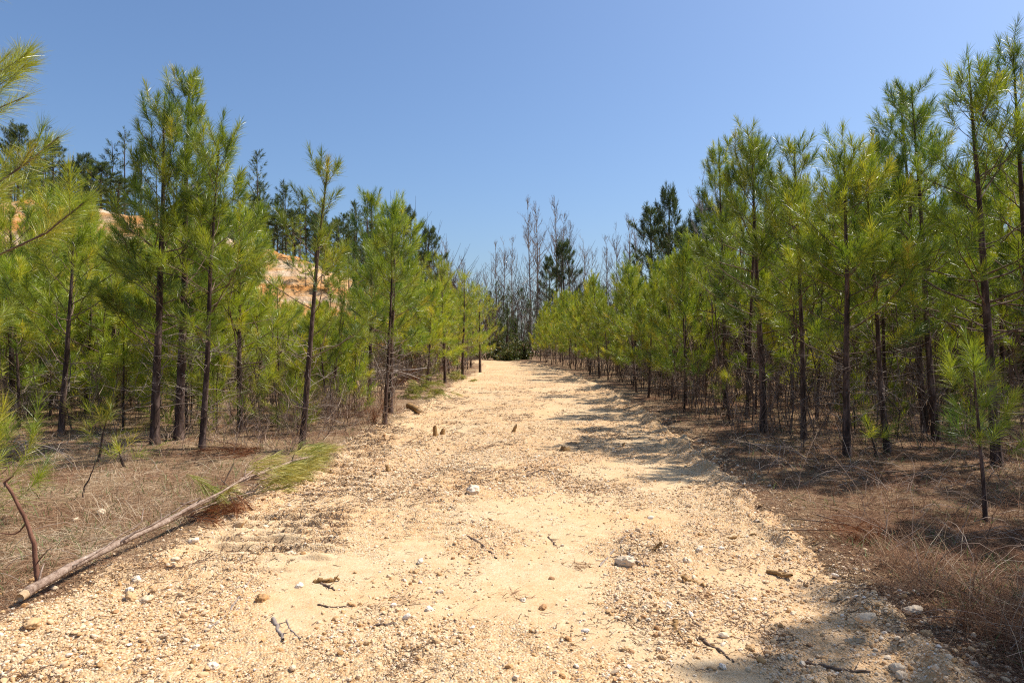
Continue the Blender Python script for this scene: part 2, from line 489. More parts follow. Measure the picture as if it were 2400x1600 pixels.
def gen_pine(seed, h, lean=(0, 0), cb=0.35, spread=1.0, r0=0.06, n=60, nl=0.17, nw=0.003, dens=1.0, dead=14, seg=3,
             tb=0.45, round_top=False, kink=0.05, sub=0.24, lead=0.75, wh=(0.24, 0.42), k=6):
    rng = np.random.default_rng(seed)
    M = 16
    t = np.linspace(0, 1, M)
    p1, p2 = rng.random(2) * 6.28
    ax_x = lean[0] * t + kink * np.sin(t * 5 + p1) * t * (1.2 - t) + 0.4 * kink * np.sin(t * 13 + p2) * t * (1 - t)
    ax_y = lean[1] * t + kink * np.sin(t * 4.3 + p2) * t * (1.2 - t)
    AX = np.stack([ax_x, ax_y, h * t - 0.12 * (1 - t)], -1)
    rad = r0 * (1 - t) ** 0.8 * (1 + 0.45 * np.exp(-t * h / 0.18)) + 0.005
    tv, tf = tubes(AX[None], rad[None], 8 if r0 > 0.05 else 6)
    at = lambda z: np.stack([np.interp(z, AX[:, 2], AX[:, 0]), np.interp(z, AX[:, 2], AX[:, 1]), z], -1)
    cbh = cb * h
    bp, bd, bl, bu, bz = [], [], [], [], []
    z = cbh
    while z < h - 0.18 * min(1, h / 5):
        uz = (z - cbh) / (h - cbh)
        nb = rng.integers(3, 6)
        a0 = rng.random() * 6.28
        for j in range(nb):
            if rng.random() > 0.92 * min(1, dens + .25): continue
            az = a0 + j * 6.28 / nb + rng.normal(0, 0.3)
            zz = z + rng.normal(0, 0.05)
            if round_top:
                L = spread * (math.sqrt(max(0.02, 1 - uz ** 1.25)) * min(1, 0.5 + 1.8 * uz)) * rng.uniform(0.6, 1.15)
                el = R(12 + 45 * uz + rng.normal(0, 9))
            else:
                L = spread * ((1 - uz) ** 1.05 * min(1, 0.80 + 1.6 * uz) * 1.05 + 0.15) * rng.uniform(0.6, 1.2)
                el = R(12 + 44 * uz + rng.normal(0, 10))
            bp.append(at(np.array(zz))); bd.append((math.cos(az) * math.cos(el), math.sin(az) * math.cos(el), math.sin(el)))
            bl.append(L); bu.append(rng.uniform(0.2, 0.8)); bz.append(uz)
        z += rng.uniform(*wh) * (1 - 0.35 * uz)
    bp, bd, bl, bu, bz = map(np.array, (bp, bd, bl, bu, bz))
    BP = bez(bp, bd, bl, bu)
    BP[:, 1:-1] += rng.normal(0, 0.018, BP[:, 1:-1].shape) * bl[:, None, None]
    br = (0.003 + 0.0062 * bl) * (r0 / 0.06) ** 0.5
    BR = br[:, None] * np.linspace(1, 0.4, 6)[None]
    parts = [tubes(BP, BR, 4)]
    tips = [BP[:, -1]]; axs = [norm(BP[:, -1] - BP[:, -2])]; lts = [np.minimum(bl * 0.5, rng.uniform(0.22, 0.40, len(bl)) * nl / .17)]
    uzs = [bz]
    # side shoots
    sp, sd, sl, su, sz = [], [], [], [], []
    for i in range(len(bl)):
        ns = int(bl[i] / sub * dens + rng.random())
        for j in range(ns):
            s = rng.uniform(0.38, 0.96); f = s * 5; q = int(min(f, 4)); w = f - q
            p = BP[i, q] * (1 - w) + BP[i, q + 1] * w
            d = norm(BP[i, q + 1] - BP[i, q])
            sidev = norm(np.cross(d, [0, 0, 1.0])) * (1 if (j % 2) else -1)
            dd = norm(d * 0.8 + sidev * rng.uniform(0.35, 1.0) + np.array([0, 0, rng.uniform(-0.1, 0.55)]))
            sp.append(p); sd.append(dd); sl.append(rng.uniform(0.18, 0.42) * (1.25 - 0.5 * s) * (nl / .17) ** .7); su.append(rng.uniform(0.2, 0.7)); sz.append(bz[i])
    if sp:
        sp, sd, sl, su, sz = map(np.array, (sp, sd, sl, su, sz))
        SP = bez(sp, sd, sl, su, 4)
        parts.append(tubes(SP, np.broadcast_to(np.linspace(1, .6, 4), (len(sl), 4)) * 0.0032 * (r0 / .06) ** .5, 3))
        tips.append(SP[:, -1]); axs.append(norm(SP[:, -1] - SP[:, -2])); lts.append(np.minimum(sl * 0.85, 0.30 * nl / .17)); uzs.append(sz)
    # dead lower twigs
    if dead:
        nd = dead
        zz = rng.uniform(0.10 * h, max(cbh, 0.16 * h) * 1.15, nd); az = rng.random(nd) * 6.28; el = np.radians(rng.uniform(-15, 40, nd))
        P0 = at(zz); D0 = np.stack([np.cos(az) * np.cos(el), np.sin(az) * np.cos(el), np.sin(el)], -1)
        Ld = rng.uniform(0.25, 0.95, nd) * min(1.0, h / 5)
        DP = bez(P0, D0, Ld, rng.uniform(-0.4, 0.6, nd)); DP[:, 1:] += rng.normal(0, 0.02, DP[:, 1:].shape)
        dv, df = tubes(DP, np.linspace(1, .3, 6)[None] * (0.0035 + 0.004 * Ld)[:, None] * (r0 / .06) ** .4, 3)
        i = rng.integers(0, nd, nd * 2); q = rng.integers(2, 5, nd * 2)
        P1 = DP[i, q]; D1 = norm(norm(DP[i, q + 1] - DP[i, q]) + rng.normal(0, 0.6, (nd * 2, 3)))
        TP = bez(P1, D1, rng.uniform(.1, .35, nd * 2), rng.uniform(-.3, .5, nd * 2), 4)
        ev, ef = tubes(TP, np.broadcast_to(np.linspace(1, .5, 4), (nd * 2, 4)) * 0.0028, 3)
        dead_m = merge([(dv, df), (ev, ef)])
    else: dead_m = None
    bv, bf, _ = merge(parts)
    tip = np.vstack(tips); ax = np.vstack(axs); lt = np.concatenate(lts); uz = np.concatenate(uzs)
    tint = np.clip(tb + rng.normal(0, 0.22, len(tip)) + 0.08 * (uz - 0.4), 0, 1)
    ax = norm(ax + np.array([0, 0, 1.0]) * (0.05 + 0.5 * np.clip(uz, 0, 1))[:, None])
    fol = [tufts(rng, tip, ax, lt, n, nl, nw, tint, seg)]
    # leader brush
    nlead = 3 if h > 2 else 1
    zt = np.array([h, h - lead * 0.45, h - lead * 0.9])[:nlead]
    fol.append(tufts(rng, at(zt) + np.array([0, 0, .02]), np.repeat(norm(AX[-1:] - AX[-3:-2]), nlead, 0), np.full(nlead, lead * 0.5), int(n * 1.5), nl * 0.85, nw, np.full(nlead, tb + .08), seg, 0.02, (52, 8)))
    fol = merge(fol)
    return dict(trunk=(tv, tf), branches=(bv, bf), dead=dead_m, foliage=fol)

def make_pine(name, g, label, cat, loc, rz=0, group=None, needle=None, bark=None, branch=None):
    o = thing(name, label, cat, loc, rz, group)
    link('trunk', mesh('trunk', *g['trunk'], bark or M_bark, True), o)
    link('branches', mesh('branches', *g['branches'], branch or M_branch, True), o)
    if g['dead']: link('dead_twigs', mesh('dead_twigs', g['dead'][0], g['dead'][1], M_dead, True), o)
    fv, ff, ft = g['foliage']
    link('foliage', mesh('foliage', fv, ff, needle or M_needle, False, ft), o)
    return o

taken = []     # x, y, clearance

def hero(base, top, seed, label, k=2400 / 2352, **kw):
    x, y = px(base[0] * k, base[1] * k)
    z = float(gz(x, y))
    # refine for the height of the ground
    for _ in range(3):
        d = 1600 * (EYE - z) / (base[1] * k - 800); x, y = (base[0] * k - 1200) / 1600 * d, d; z = float(gz(x, y))
    h = EYE + (800 - top[1] * k) / 1600 * y - z
    lx = (top[0] * k - 1200) / 1600 * y - x
    g = gen_pine(seed, h, (lx, 0), **kw)
    taken.append((x, y, 0.9))
    return make_pine('pine_tree', g, label, 'pine tree', (x, y, z))

NH = dict(n=84, nw=0.0046, nl=.18, sub=.25, dead=30)
heroes = [
    # left cluster
    ((355, 1022), (378, 238), 'dark trunked tall pine, left one of the close group of three left of the road', dict(r0=0.065, spread=1.36, cb=0.27, tb=.36, dens=1.1, **NH)),
    ((410, 1010), (437, 178), 'tallest pine left of the road, thick black trunk and spire like top', dict(r0=0.072, spread=1.24, cb=0.29, tb=.36, dens=1.0, lead=.9, **NH)),
    ((463, 1030), (503, 320), 'thin pine leaning right, rightmost of the close group left of the road', dict(r0=0.042, spread=1.42, cb=0.31, tb=.46, dens=1.0, **NH)),
    ((690, 1035), (752, 380), 'sparse leaning pine with bare reddish trunk standing alone by the fallen trunk', dict(r0=0.044, spread=1.24, cb=0.33, tb=.5, dens=.55, wh=(.42, .7), lead=.7, **NH)),
    ((884, 974), (903, 520), 'slim reddish trunk pine beside an orange dead needle patch at the left road edge', dict(r0=0.038, spread=0.89, cb=0.35, tb=.45, **NH)),
    ((896, 948), (907, 468), 'straight dark pine just behind the slim reddish one at the left road edge', dict(r0=0.057, spread=1.47, cb=0.29, tb=.42, **NH)),
    ((848, 930), (855, 452), 'pine with one tall narrow spike top left of the two road edge pines', dict(r0=0.049, spread=1.12, cb=0.35, tb=.36, lead=1.2, **NH)),
    ((552, 985), (548, 500), 'bushy yellow green pine between the close group and the lone leaning pine', dict(r0=0.046, spread=1.65, cb=0.29, tb=.6, **NH)),
    ((140, 1000), (172, 478), 'grey barked crooked pine in the left stand with pale dead twigs', dict(r0=0.046, spread=1.59, cb=0.33, tb=.55, **NH)),
    ((30, 962), (22, 470), 'pine at the far left edge of the photo behind the near green boughs', dict(r0=0.053, spread=1.77, cb=0.29, tb=.6, **NH)),
    ((252, 962), (268, 590), 'broad yellow green pine left of the close group of three', dict(r0=0.046, spread=1.77, cb=0.27, tb=.62, **NH)),
    ((642, 950), (640, 720), 'low bushy pine behind the lone leaning pine', dict(r0=0.038, spread=1.36, cb=0.23, tb=.62)),
    ((757, 945), (790, 690), 'short pine with forked shadowed trunk right of the lone leaning pine', dict(r0=0.038, spread=1.24, cb=0.29, tb=.45)),
    ((1022, 880), (1015, 600), 'pine with clear dark trunk in front of the left row at the road bend', dict(r0=0.053, spread=1.59, cb=0.27, tb=.55)),
    ((1062, 870), (1067, 632), 'pine with straight trunk nearest the road on the far left row', dict(r0=0.057, spread=1.59, cb=0.27, tb=.62)),
    ((1103, 855), (1100, 662), 'last pine of the left row before the road bends away', dict(r0=0.061, spread=1.77, cb=0.21, tb=.62)),
    # right side
    ((1755, 992), (1728, 322), 'thick leaning trunk pine with two spires, third big one along the right road edge', dict(r0=0.059, spread=1.47, cb=0.33, tb=.40, dens=1.1, **NH)),
    ((1716, 962), (1735, 318), 'thin pine with a bare orange leader behind the thick leaning trunk', dict(r0=0.038, spread=1.12, cb=0.39, tb=.42, lead=.9, **NH)),
    ((1667, 937), (1652, 330), 'pine at the left front corner of the tall right stand', dict(r0=0.046, spread=1.36, cb=0.35, tb=.40, lead=.8, **NH)),
    ((1847, 1007), (1827, 333), 'straight single spired pine right of the thick leaning trunk', dict(r0=0.040, spread=1.24, cb=0.39, tb=.42, lead=.8, **NH)),
    ((1946, 1050), (1940, 343), 'red brown slightly curved pine trunk nearest the grass on the right', dict(r0=0.047, spread=1.30, cb=0.33, tb=.52, dens=1.1, **NH)),
    ((2040, 1038), (1982, 362), 'slim dark pine leaning left behind the small green sapling clump', dict(r0=0.038, spread=1.12, cb=0.35, tb=.45, **NH)),
    ((2126, 993), (2068, 218), 'tall dark pine leaning left with a dark needled crown, second tallest on the right', dict(r0=0.053, spread=1.36, cb=0.35, tb=.28, lead=.8, **NH)),
    ((2152, 1012), (2092, 208), 'tall twin of the dark leaning pine, standing just to its right', dict(r0=0.052, spread=1.30, cb=0.35, tb=.30, lead=.9, **NH)),
    ((2292, 1072), (2226, 146), 'tallest leaning pine at right with bright fan shaped top', dict(r0=0.057, spread=1.47, cb=0.33, tb=.42, lead=1.0, dens=1.05, n=70, nw=.0045)),
    ((2372, 1060), (2330, 118), 'pine cut by the right edge of the photo with a high narrow spire', dict(r0=0.053, spread=1.53, cb=0.33, tb=.42, lead=1.0, n=70, nw=.0045)),
]
for i, (b, tp, lab, kw) in enumerate(heroes):
    hero(b, tp, 100 + i, lab, **kw)

# the near pine whose boughs reach in from the left edge
g = gen_pine(301, 6.6, (0.1, 0.0), cb=.22, spread=1.55, r0=.06, n=130, nl=.19, nw=.0022, dens=1.1, dead=30, tb=.62)
make_pine('pine_tree', g, 'near pine just left of the frame with long needled boughs reaching into the sky', 'pine tree', (-4.72, 5.0, float(gz(-4.72, 5.0))), 0.6)
taken.append((-4.75, 5.0, 1.0))

# shared shapes for the rest of the stands
protos = []
PR = []
_q = np.random.default_rng(8)
for i in range(16):
    PR.append((float(_q.choice([3.0, 3.6, 4.2, 4.6, 5.0, 5.4])), dict(spread=_q.uniform(1.1, 1.7), cb=_q.uniform(.14, .34), tb=_q.uniform(.36, .64), dens=_q.uniform(.75, 1.15), kink=_q.uniform(.03, .14), lead=_q.uniform(.45, 1.0), wh=(_q.uniform(.2, .34), _q.uniform(.38, .6)))))
PR = [(h, dict(kw, r0=.0088 * h * np.random.default_rng(int(h * 7)).uniform(.8, 1.2))) for h, kw in PR]
for i, (h, kw) in enumerate(PR):
    g = gen_pine(500 + i, h, (np.random.default_rng(i).normal(0, .22), 0), n=74, nw=.0060, nl=.185, sub=.25, dead=30, **kw)
    protos.append([make_pine('pine_tree', g, 'pine', 'pine tree', (0, 0, 0)), h, False])

rng = np.random.default_rng(77)

def stand_label(x, y):
    if x > 0:
        if y < 11: return 'young pine among the front trunks of the right stand, shaded brown trunk', 'young pines at the front of the right stand'
        if y < 20: return 'slim young pine deep in the shade behind the front row of the right stand', 'young pines deep in the right stand'
        if y < 34: return 'young pine in the receding right row beyond the shadows on the road', 'young pines of the receding right row'
        return 'small looking pine at the far end of the right row by the road bend', 'pines at the far end of the right row'
    if x < -5.2 and y < 17: return 'bushy sunlit young pine in the left stand behind the mown clearing', 'young pines behind the left clearing'
    if x < -5.2: return 'yellow green young pine at the foot of the orange clay bank', 'young pines at the foot of the clay bank'
    if y < 30: return 'young pine behind the debris pile beside the left road edge', 'young pines behind the debris pile'
    return 'young pine in the far left row beside the road bend', 'pines of the far left row'

def ok(x, y, dmin):
    for (a, b, c) in taken:
        if (x - a) ** 2 + (y - b) ** 2 < (dmin * 0.5 + c * 0.5) ** 2: return False
    return True

SKY_U = np.array([-400, 0, 150, 215, 235, 345, 370, 500, 560, 595, 615, 760, 790, 850, 1000, 1110, 1205, 1235, 1300, 1400, 1480, 1560, 1620, 1650, 1900, 1990, 2050, 2200, 2352, 2900]) * 2400 / 2352
SKY_V = np.array([430, 430, 430, 440, 525, 530, 500, 480, 520, 590, 690, 700, 620, 600, 610, 690, 705, 690, 660, 625, 600, 570, 500, 390, 380, 420, 270, 230, 200, 200]) * 2400 / 2352

def cap_h(x, y, lo=.66, hi=1.0):
    """height that keeps a filler tree under the skyline the photo shows in its direction"""
    u = 1200 + 1600 * x / y
    v = np.interp(u, SKY_U, SKY_V)
    z = float(gz(x, y))
    return max(1.4, (EYE + (800 - v) / 1600 * y - z) * rng.uniform(lo, hi))

def place(x, y, want=None, sc=None):
    ds = np.array([abs(math.log(want / p[1])) + rng.uniform(0, .35) for p in protos])
    p = protos[int(np.argmin(ds))]
    s = want / p[1]
    sxy = s ** .8 * rng.uniform(0.8, 1.1) * (.88 if x > 0 else 1.0)
    lab, grp = stand_label(x, y)
    z = float(gz(x, y)) - 0.03
    if not p[2]:
        o = p[0]; o.location = (x, y, z); o.scale = (sxy, sxy, s)
        o['label'] = lab; o['group'] = grp; p[2] = True
    else:
        o = copy_tree(p[0], (x, y, z), 0, (sxy, s), lab, grp)
    o.rotation_euler = (rng.normal(0, .035), rng.normal(0, .035), rng.random() * 6.28)
    taken.append((x, y, 1.0))

cnt = {'r': 0, 'l': 0}
# right stand: front row along the road, then depth
for y in np.concatenate([np.arange(13.5, 30, 1.35), np.arange(30, 56, 1.8)]):
    e = np.interp(y, _RY, _RX) if y < 50 else 1.6
    for off in (0.75, 2.1):
        x = e + off + rng.uniform(-.25, .5); yy = y + rng.uniform(-.5, .5)
        if ok(x, yy, 0.9): place(x, yy, want=min(5.2, cap_h(x, yy, .66, 1.02))); cnt['r'] += 1
tries = 0
while cnt['r'] < 134 and tries < 6000:
    tries += 1
    y = 9.5 + 36 * rng.random() ** 1.25
    e = np.interp(y, _RY, _RX)
    x = e + 2.8 + rng.random() ** 1.2 * min(0.82 * y - e - 1.5, 13)
    if x > 0.80 * y + 0.8 or (y < 11.5 and x < 5.5): continue
    if ok(x, y, 1.15): place(x, y, want=min(5.8, cap_h(x, y, .74, 1.0))); cnt['r'] += 1
# trees just outside the frame to the right that throw the near shadows
for i, (x, y, w, lab) in enumerate(((5.9, 5.0, 7.8, 'tall pine just outside the right edge that shades the corner of the road'), (5.7, 4.0, 6.0, 'near pine outside the right edge that shades the lower right corner'),
                                    (6.7, 6.5, 5.6, 'short pine outside the right edge that shades the verge clumps'), (8.2, 8.0, 6.0, 'pine outside the right edge beside the tallest leaning one'), (9.6, 10.6, 6.0, 'pine at the right edge behind the high narrow spire'))):
    g = gen_pine(330 + i, w, (0, 0), cb=.42, spread=1.25, r0=.065, n=84, nw=.0036, nl=.18, sub=.25, dead=24, tb=.42, lead=.9)
    make_pine('pine_tree', g, lab, 'pine tree', (x, y, float(gz(x, y)) - .03)); taken.append((x, y, 1.0))
# left stand
for y in np.arange(24, 52, 1.9):
    e = np.interp(y, _LY, _LX)
    for off in (0.9, 2.4):
        x = e - off - rng.uniform(-.2, .5); yy = y + rng.uniform(-.5, .5)
        if ok(x, yy, 1.0): place(x, yy, want=min(4.9, cap_h(x, yy, .75, 1.0))); cnt['l'] += 1
tries = 0
while cnt['l'] < 126 and tries < 6000:
    tries += 1
    y = 11.0 + 20 * rng.random() ** 1.1
    x = -(3.6 + rng.random() * (0.80 * y - 2.6))
    if y < 13 and x > -6.2: continue
    if x > -6.4 and 14.0 < y < 25 : continue
    if ok(x, y, 1.0): place(x, y, want=min(5.2, cap_h(x, y, .62, 1.0))); cnt['l'] += 1
for _ in range(26):      # a few that climb the bank
    x = rng.uniform(-30, -7); y = rng.uniform(29, 41)
    if ok(x, y, 1.2): place(x, y, want=rng.uniform(1.8, 3.4))
print('PINES', cnt, len(taken))

# ------------------------------------------------------------------ saplings and near green shoots
def sapling(u, v, top, seed, label, **kw):
    x, y = px(u, v); z = float(gz(x, y))
    h = EYE + (800 - top[1]) / 1600 * y - z
    lx = (top[0] - 1200) / 1600 * y - x
    a = dict(cb=.45, spread=.42, r0=.014, n=70, nl=.20, nw=.0028, dens=.8, dead=3, tb=.66, lead=.30, wh=(.16, .28), kink=.02)
    a.update(kw)
    g = gen_pine(seed, h, (lx, 0), **a)
    return make_pine('pine_sapling', g, label, 'pine sapling', (x, y, z))

sapling(2312, 1245, (2282, 830), 41, 'knee high bright green pine sapling with long needles in front of the right stand', n=90, nw=.0021, spread=.36, cb=.42, nl=.165, tb=.42, lead=.25)
sapling(2060, 1075, (2030, 985), 42, 'tiny yellow green pine sapling drooping beside the red brown trunk', spread=.2, n=60)
sapling(1712, 1000, (1700, 880), 43, 'small green pine sapling below the front corner of the right stand', spread=.3, n=50)
sapling(225, 1090, (250, 985), 44, 'thin stemmed pine sapling with starry tufts left of the close group of three', spread=.38, n=34, tb=.75)
sapling(300, 1100, (272, 1040), 45, 'low tuft of a pine seedling at the shaded edge of the left clearing', spread=.25, n=30, tb=.75)
sapling(-50, 1240, (-8, 1010), 46, 'long needled pine sapling cut off by the left edge of the photo', spread=.62, cb=.12, n=90, nw=.0024, tb=.6, dens=1.0)
sapling(655, 1010, (640, 880), 47, 'waist high shaded pine sapling left of the lone leaning pine', spread=.5, cb=.2)
sapling(700, 985, (715, 860), 48, 'soft green pine sapling behind the lone leaning pine', spread=.5, cb=.2)

sp_l = ('knee to waist high bushy green pine seedling among the trunks of the left stand', 'pine seedlings low in the left stand')
sp_r = ('low green pine seedling among the trunks of the right stand', 'pine seedlings low in the right stand')
SPR = []
for i in range(3):
    g = gen_pine(920 + i, 1.7, (.05, 0), cb=.10, spread=.55, r0=.016, n=44, nl=.19, nw=.0062, dens=1.0, dead=4, tb=.6, lead=.4, wh=(.2, .34))
    SPR.append([make_pine('pine_sapling', g, sp_l[0], 'pine sapling', (0, 0, 0)), False])
k_ = 0
while k_ < 50:
    if k_ < 34: y = rng.uniform(11.5, 22); x = -rng.uniform(.22, .78) * y
    else: y = rng.uniform(11, 26); x = float(np.interp(y, _RY, _RX)) + rng.uniform(1.2, .6 * y)
    if road_s(x, y) < .8 or not ok(x, y, .2): continue
    p = SPR[k_ % 3]; lab, grp = sp_l if k_ < 34 else sp_r; s_ = rng.uniform(.6, 1.35) * (1 if k_ < 34 else .75); z = float(gz(x, y)) - .02
    if not p[1]:
        o = p[0]; o.location = (x, y, z); o.scale = (s_, s_, s_); o['label'] = lab; o['group'] = grp; p[1] = True
    else: o = copy_tree(p[0], (x, y, z), 0, (s_, s_), lab, grp)
    o.rotation_euler = (0, 0, rng.random() * 6.28); k_ += 1

# ------------------------------------------------------------------ mature pines, bare trees, far wood
MP = []
for i, (h, sp, cb) in enumerate(((10, 2.6, .34), (9, 2.2, .28), (12, 2.4, .45), (9, 2.9, .22))):
    g = gen_pine(700 + i, h, (.3, 0), cb=cb, spread=sp * 1.2, r0=.15, n=26, nl=.32, nw=.021, dens=1.6, dead=10, seg=2, tb=.5, round_top=True, kink=.25, sub=.26, lead=1.0, wh=(.40, .75))
    MP.append([make_pine('mature_pine', g, 'pine', 'pine tree', (0, 0, 0), needle=M_needle_old), h, False])

def mature(u, vt, Y, label, group, vb=None, i=0, zb=None):
    x = (u - 1200) / 1600 * Y
    z = zb if zb is not None else float(gz(x, Y))
    h = EYE + (800 - vt) / 1600 * Y - z
    p = MP[i % 4]; s = h / p[1]
    sx = max(0.8, min(1.2, s)) * rng.uniform(.9, 1.15)
    if not p[2]:
        o = p[0]; o.location = (x, Y, z); o.scale = (sx, sx, s); o['label'] = label; o['group'] = group; p[2] = True
    else:
        o = copy_tree(p[0], (x, Y, z), rng.random() * 6.28, (sx, s), label, group)
    return o

HG = 'dark mature pines on the clay hill'
hp = [(40, 300, 50, 'tall dark pine on the hill crest nearest the left edge of the photo'), (118, 338, 52, 'dark full crowned pine on the hill crest, second from the left edge'),
      (75, 370, 58, 'dark pine with thin bare trunk between the two leftmost hill pines'), (190, 372, 56, 'dark pine on the hill crest, third from the left edge'),
      (235, 385, 52, 'olive rounded pine on the hill above the tan crest strip'), (275, 420, 50, 'low spreading pine on the hill behind the tallest left pine'),
      (590, 462, 54, 'open crowned dark hill pine above the orange bank'), (640, 510, 57, 'dense dark pine on the hill, second above the orange bank'),
      (690, 497, 55, 'dark pine on the hill seen left of the lone leaning pine trunk'), (740, 510, 55, 'dark pine on the hill right behind the lone leaning pine'), (795, 520, 56, 'dark pine on the hill below the spike topped pine'),
      (940, 500, 56, 'dark rounded pine on the hill right of the two road edge pines'), (905, 530, 60, 'dark pine on the hill hidden behind the two road edge pines'), (1000, 545, 58, 'rightmost dark pine at the low end of the hill'),
      (-60, 330, 52, 'dark hill pine mostly out of the frame on the left'), (470, 480, 58, 'dark pine on the hill behind the close group of three'), (540, 500, 60, 'dark pine on the hill just right of the close group of three')]
for i, (u_, v_, Y_, lab) in enumerate(hp): mature(u_, v_, Y_, lab, HG, i=i)
FG = 'mature pines beyond the right stand'
fp = [(1575, 458, 62, 'tall open mature pine rising behind the right row, clear of the other crowns'), (1530, 500, 66, 'smaller mature pine just left of the tall open one'), (1640, 500, 60, 'mature pine half hidden behind the right stand corner'),
      (1610, 540, 58, 'dark mature pine between the tall open one and the right stand'), (1315, 578, 78, 'mature pine among the bare trees beyond the road bend'), (1290, 610, 82, 'lower mature pine among the bare trees beyond the road bend'),
      (1985, 430, 48, 'dark mature pine top showing in the gap of the right stand'), (2050, 445, 50, 'dark mature pine top right of the gap in the right stand'), (1700, 480, 56, 'dark mature pine behind the twin spires of the right stand')]
for i, (u_, v_, Y_, lab) in enumerate(fp): mature(u_, v_, Y_, lab, FG, i=i + 1)

def gen_bare(seed, h, spread, r0=.13, up=1.0, cb=.30, tw=0.011):
    rg = np.random.default_rng(seed)
    M = 14; t = np.linspace(0, 1, M)
    AX = np.stack([.35 * np.sin(t * 3 + rg.random() * 6) * t, .3 * np.sin(t * 4 + rg.random() * 6) * t, h * t - .2 * (1 - t)], -1)
    out_t = tubes(AX[None], (r0 * (1 - t) ** .9 + .012)[None], 6)
    nb = int(h * 2.4)
    zz = h * (cb + (0.98 - cb) * np.sort(rg.random(nb))); uz = (zz / h - cb) / (1 - cb)
    az = rg.random(nb) * 6.28; el = np.radians(35 + 30 * uz + rg.normal(0, 8, nb))
    p0 = np.stack([np.interp(zz, AX[:, 2], AX[:, 0]), np.interp(zz, AX[:, 2], AX[:, 1]), zz], -1)
    d0 = np.stack([np.cos(az) * np.cos(el), np.sin(az) * np.cos(el), np.sin(el)], -1)
    L = spread * (0.35 + (1 - uz) ** .8) * rg.uniform(.6, 1.2, nb) * (0.55 + np.minimum(1, uz * 3) * .45)
    B1 = bez(p0, d0, L, rg.uniform(.4, 1.1, nb) * up); B1[:, 1:] += rg.normal(0, .03, B1[:, 1:].shape) * L[:, None, None]
    pr = [tubes(B1, np.linspace(1, .35, 6)[None] * (tw + .014 * L)[:, None], 4)]
    def kids(B, L, n, f, tw_, seg):
        i = np.repeat(np.arange(len(B)), n); q = rg.integers(1, B.shape[1] - 1, len(i))
        w = rg.random(len(i))[:, None]
        p = B[i, q] * (1 - w) + B[i, q + 1] * w
        d = norm(norm(B[i, q + 1] - B[i, q]) + rg.normal(0, .45, (len(i), 3)) + np.array([0, 0, .35]))
        l = L[i] * f * rg.uniform(.5, 1.2, len(i))
        C = bez(p, d, l, rg.uniform(.2, .8, len(i)), seg)
        C[:, 1:] += rg.normal(0, .03, C[:, 1:].shape) * l[:, None, None]
        return C, l, tubes(C, np.broadcast_to(np.linspace(1, .5, seg), (len(i), seg)) * tw_, 3)
    B2, L2, m2 = kids(B1, L, 6, .42, tw * .9, 5); pr.append(m2)
    B3, L3, m3 = kids(B2, L2, 3, .55, tw * .6, 4); pr.append(m3)
    bv, bf, _ = merge(pr)
    return out_t, (bv, bf)

BT = []
for i, (h, sp, cb) in enumerate(((20, 2.2, .42), (19, 2.6, .38), (15, 2.4, .3), (12, 2.4, .2))):
    tr, br = gen_bare(800 + i, h, sp, .15 if h > 16 else .10, cb=cb)
    o = thing('bare_tree', 'bare', 'bare tree')
    link('trunk', mesh('trunk', *tr, M_grey, True), o); link('branches', mesh('branches', *br, M_grey, True), o)
    BT.append([o, h, False])

def bare(u, vt, Y, label, group, i):
    x = (u - 1200) / 1600 * Y; z = float(gz(x, Y)); h = EYE + (800 - vt) / 1600 * Y - z
    p = BT[i]; s = h / p[1]
    if not p[2]:
        o = p[0]; o.location = (x, Y, z); o.scale = (s, s, s); o['label'] = label; o['group'] = group; p[2] = True
    else: copy_tree(p[0], (x, Y, z), rng.random() * 6.28, (s, s), label, group)
BG = 'leafless trees beyond the road bend'
bt = [(1243, 470, 88, 0, 'tall leafless tree, left of the tallest pair beyond the road end'), (1257, 474, 92, 1, 'tall leafless tree close right of the left tall one beyond the road end'),
      (1302, 460, 86, 1, 'tallest leafless tree beyond the road end with a fan of pale twigs'), (1318, 505, 90, 0, 'leafless tree with thin top just right of the tallest one'), (1338, 515, 95, 1, 'leafless tree third right of the tallest one'),
      (1165, 570, 80, 0, 'slender leafless tree above the road end, left of the tall pair'), (1178, 565, 84, 2, 'slender leafless tree beside the leftmost one above the road end'), (1202, 560, 86, 0, 'slender leafless tree halfway between the left slender ones and the tall pair'),
      (1365, 560, 90, 2, 'rounded leafless tree above the right row, right of the tallest ones'), (1390, 590, 92, 3, 'low rounded leafless tree above the right row'), (1446, 535, 80, 2, 'leafless tree with narrow crown left of the pale twin above the right row'),
      (1476, 500, 78, 1, 'pale leafless tree above the right row left of the mature pine'), (1490, 515, 82, 0, 'leafless tree just right of the pale one above the right row'), (1420, 555, 94, 0, 'thin leafless pole tree in the gap above the right row'),
      (1045, 570, 66, 3, 'leafless tree with faint twigs right of the hill pines'), (1085, 610, 70, 3, 'rounded pinkish leafless tree above the far left row'), (1030, 600, 64, 2, 'leafless tree behind the last hill pine'),
      (1735, 325, 46, 2, 'bare twig top rising behind the twin spired right pine'), (1650, 420, 52, 2, 'bare twig top at the left shoulder of the right stand'), (1120, 640, 74, 3, 'grey leafless tree behind the last pine of the left row'),
      (1140, 625, 72, 2, 'grey forked leafless tree at the road bend'), (2005, 395, 44, 2, 'bare twig top behind the gap of the right stand')]
for (u_, v_, Y_, i, lab) in bt: bare(u_, v_, Y_, lab, BG, i)

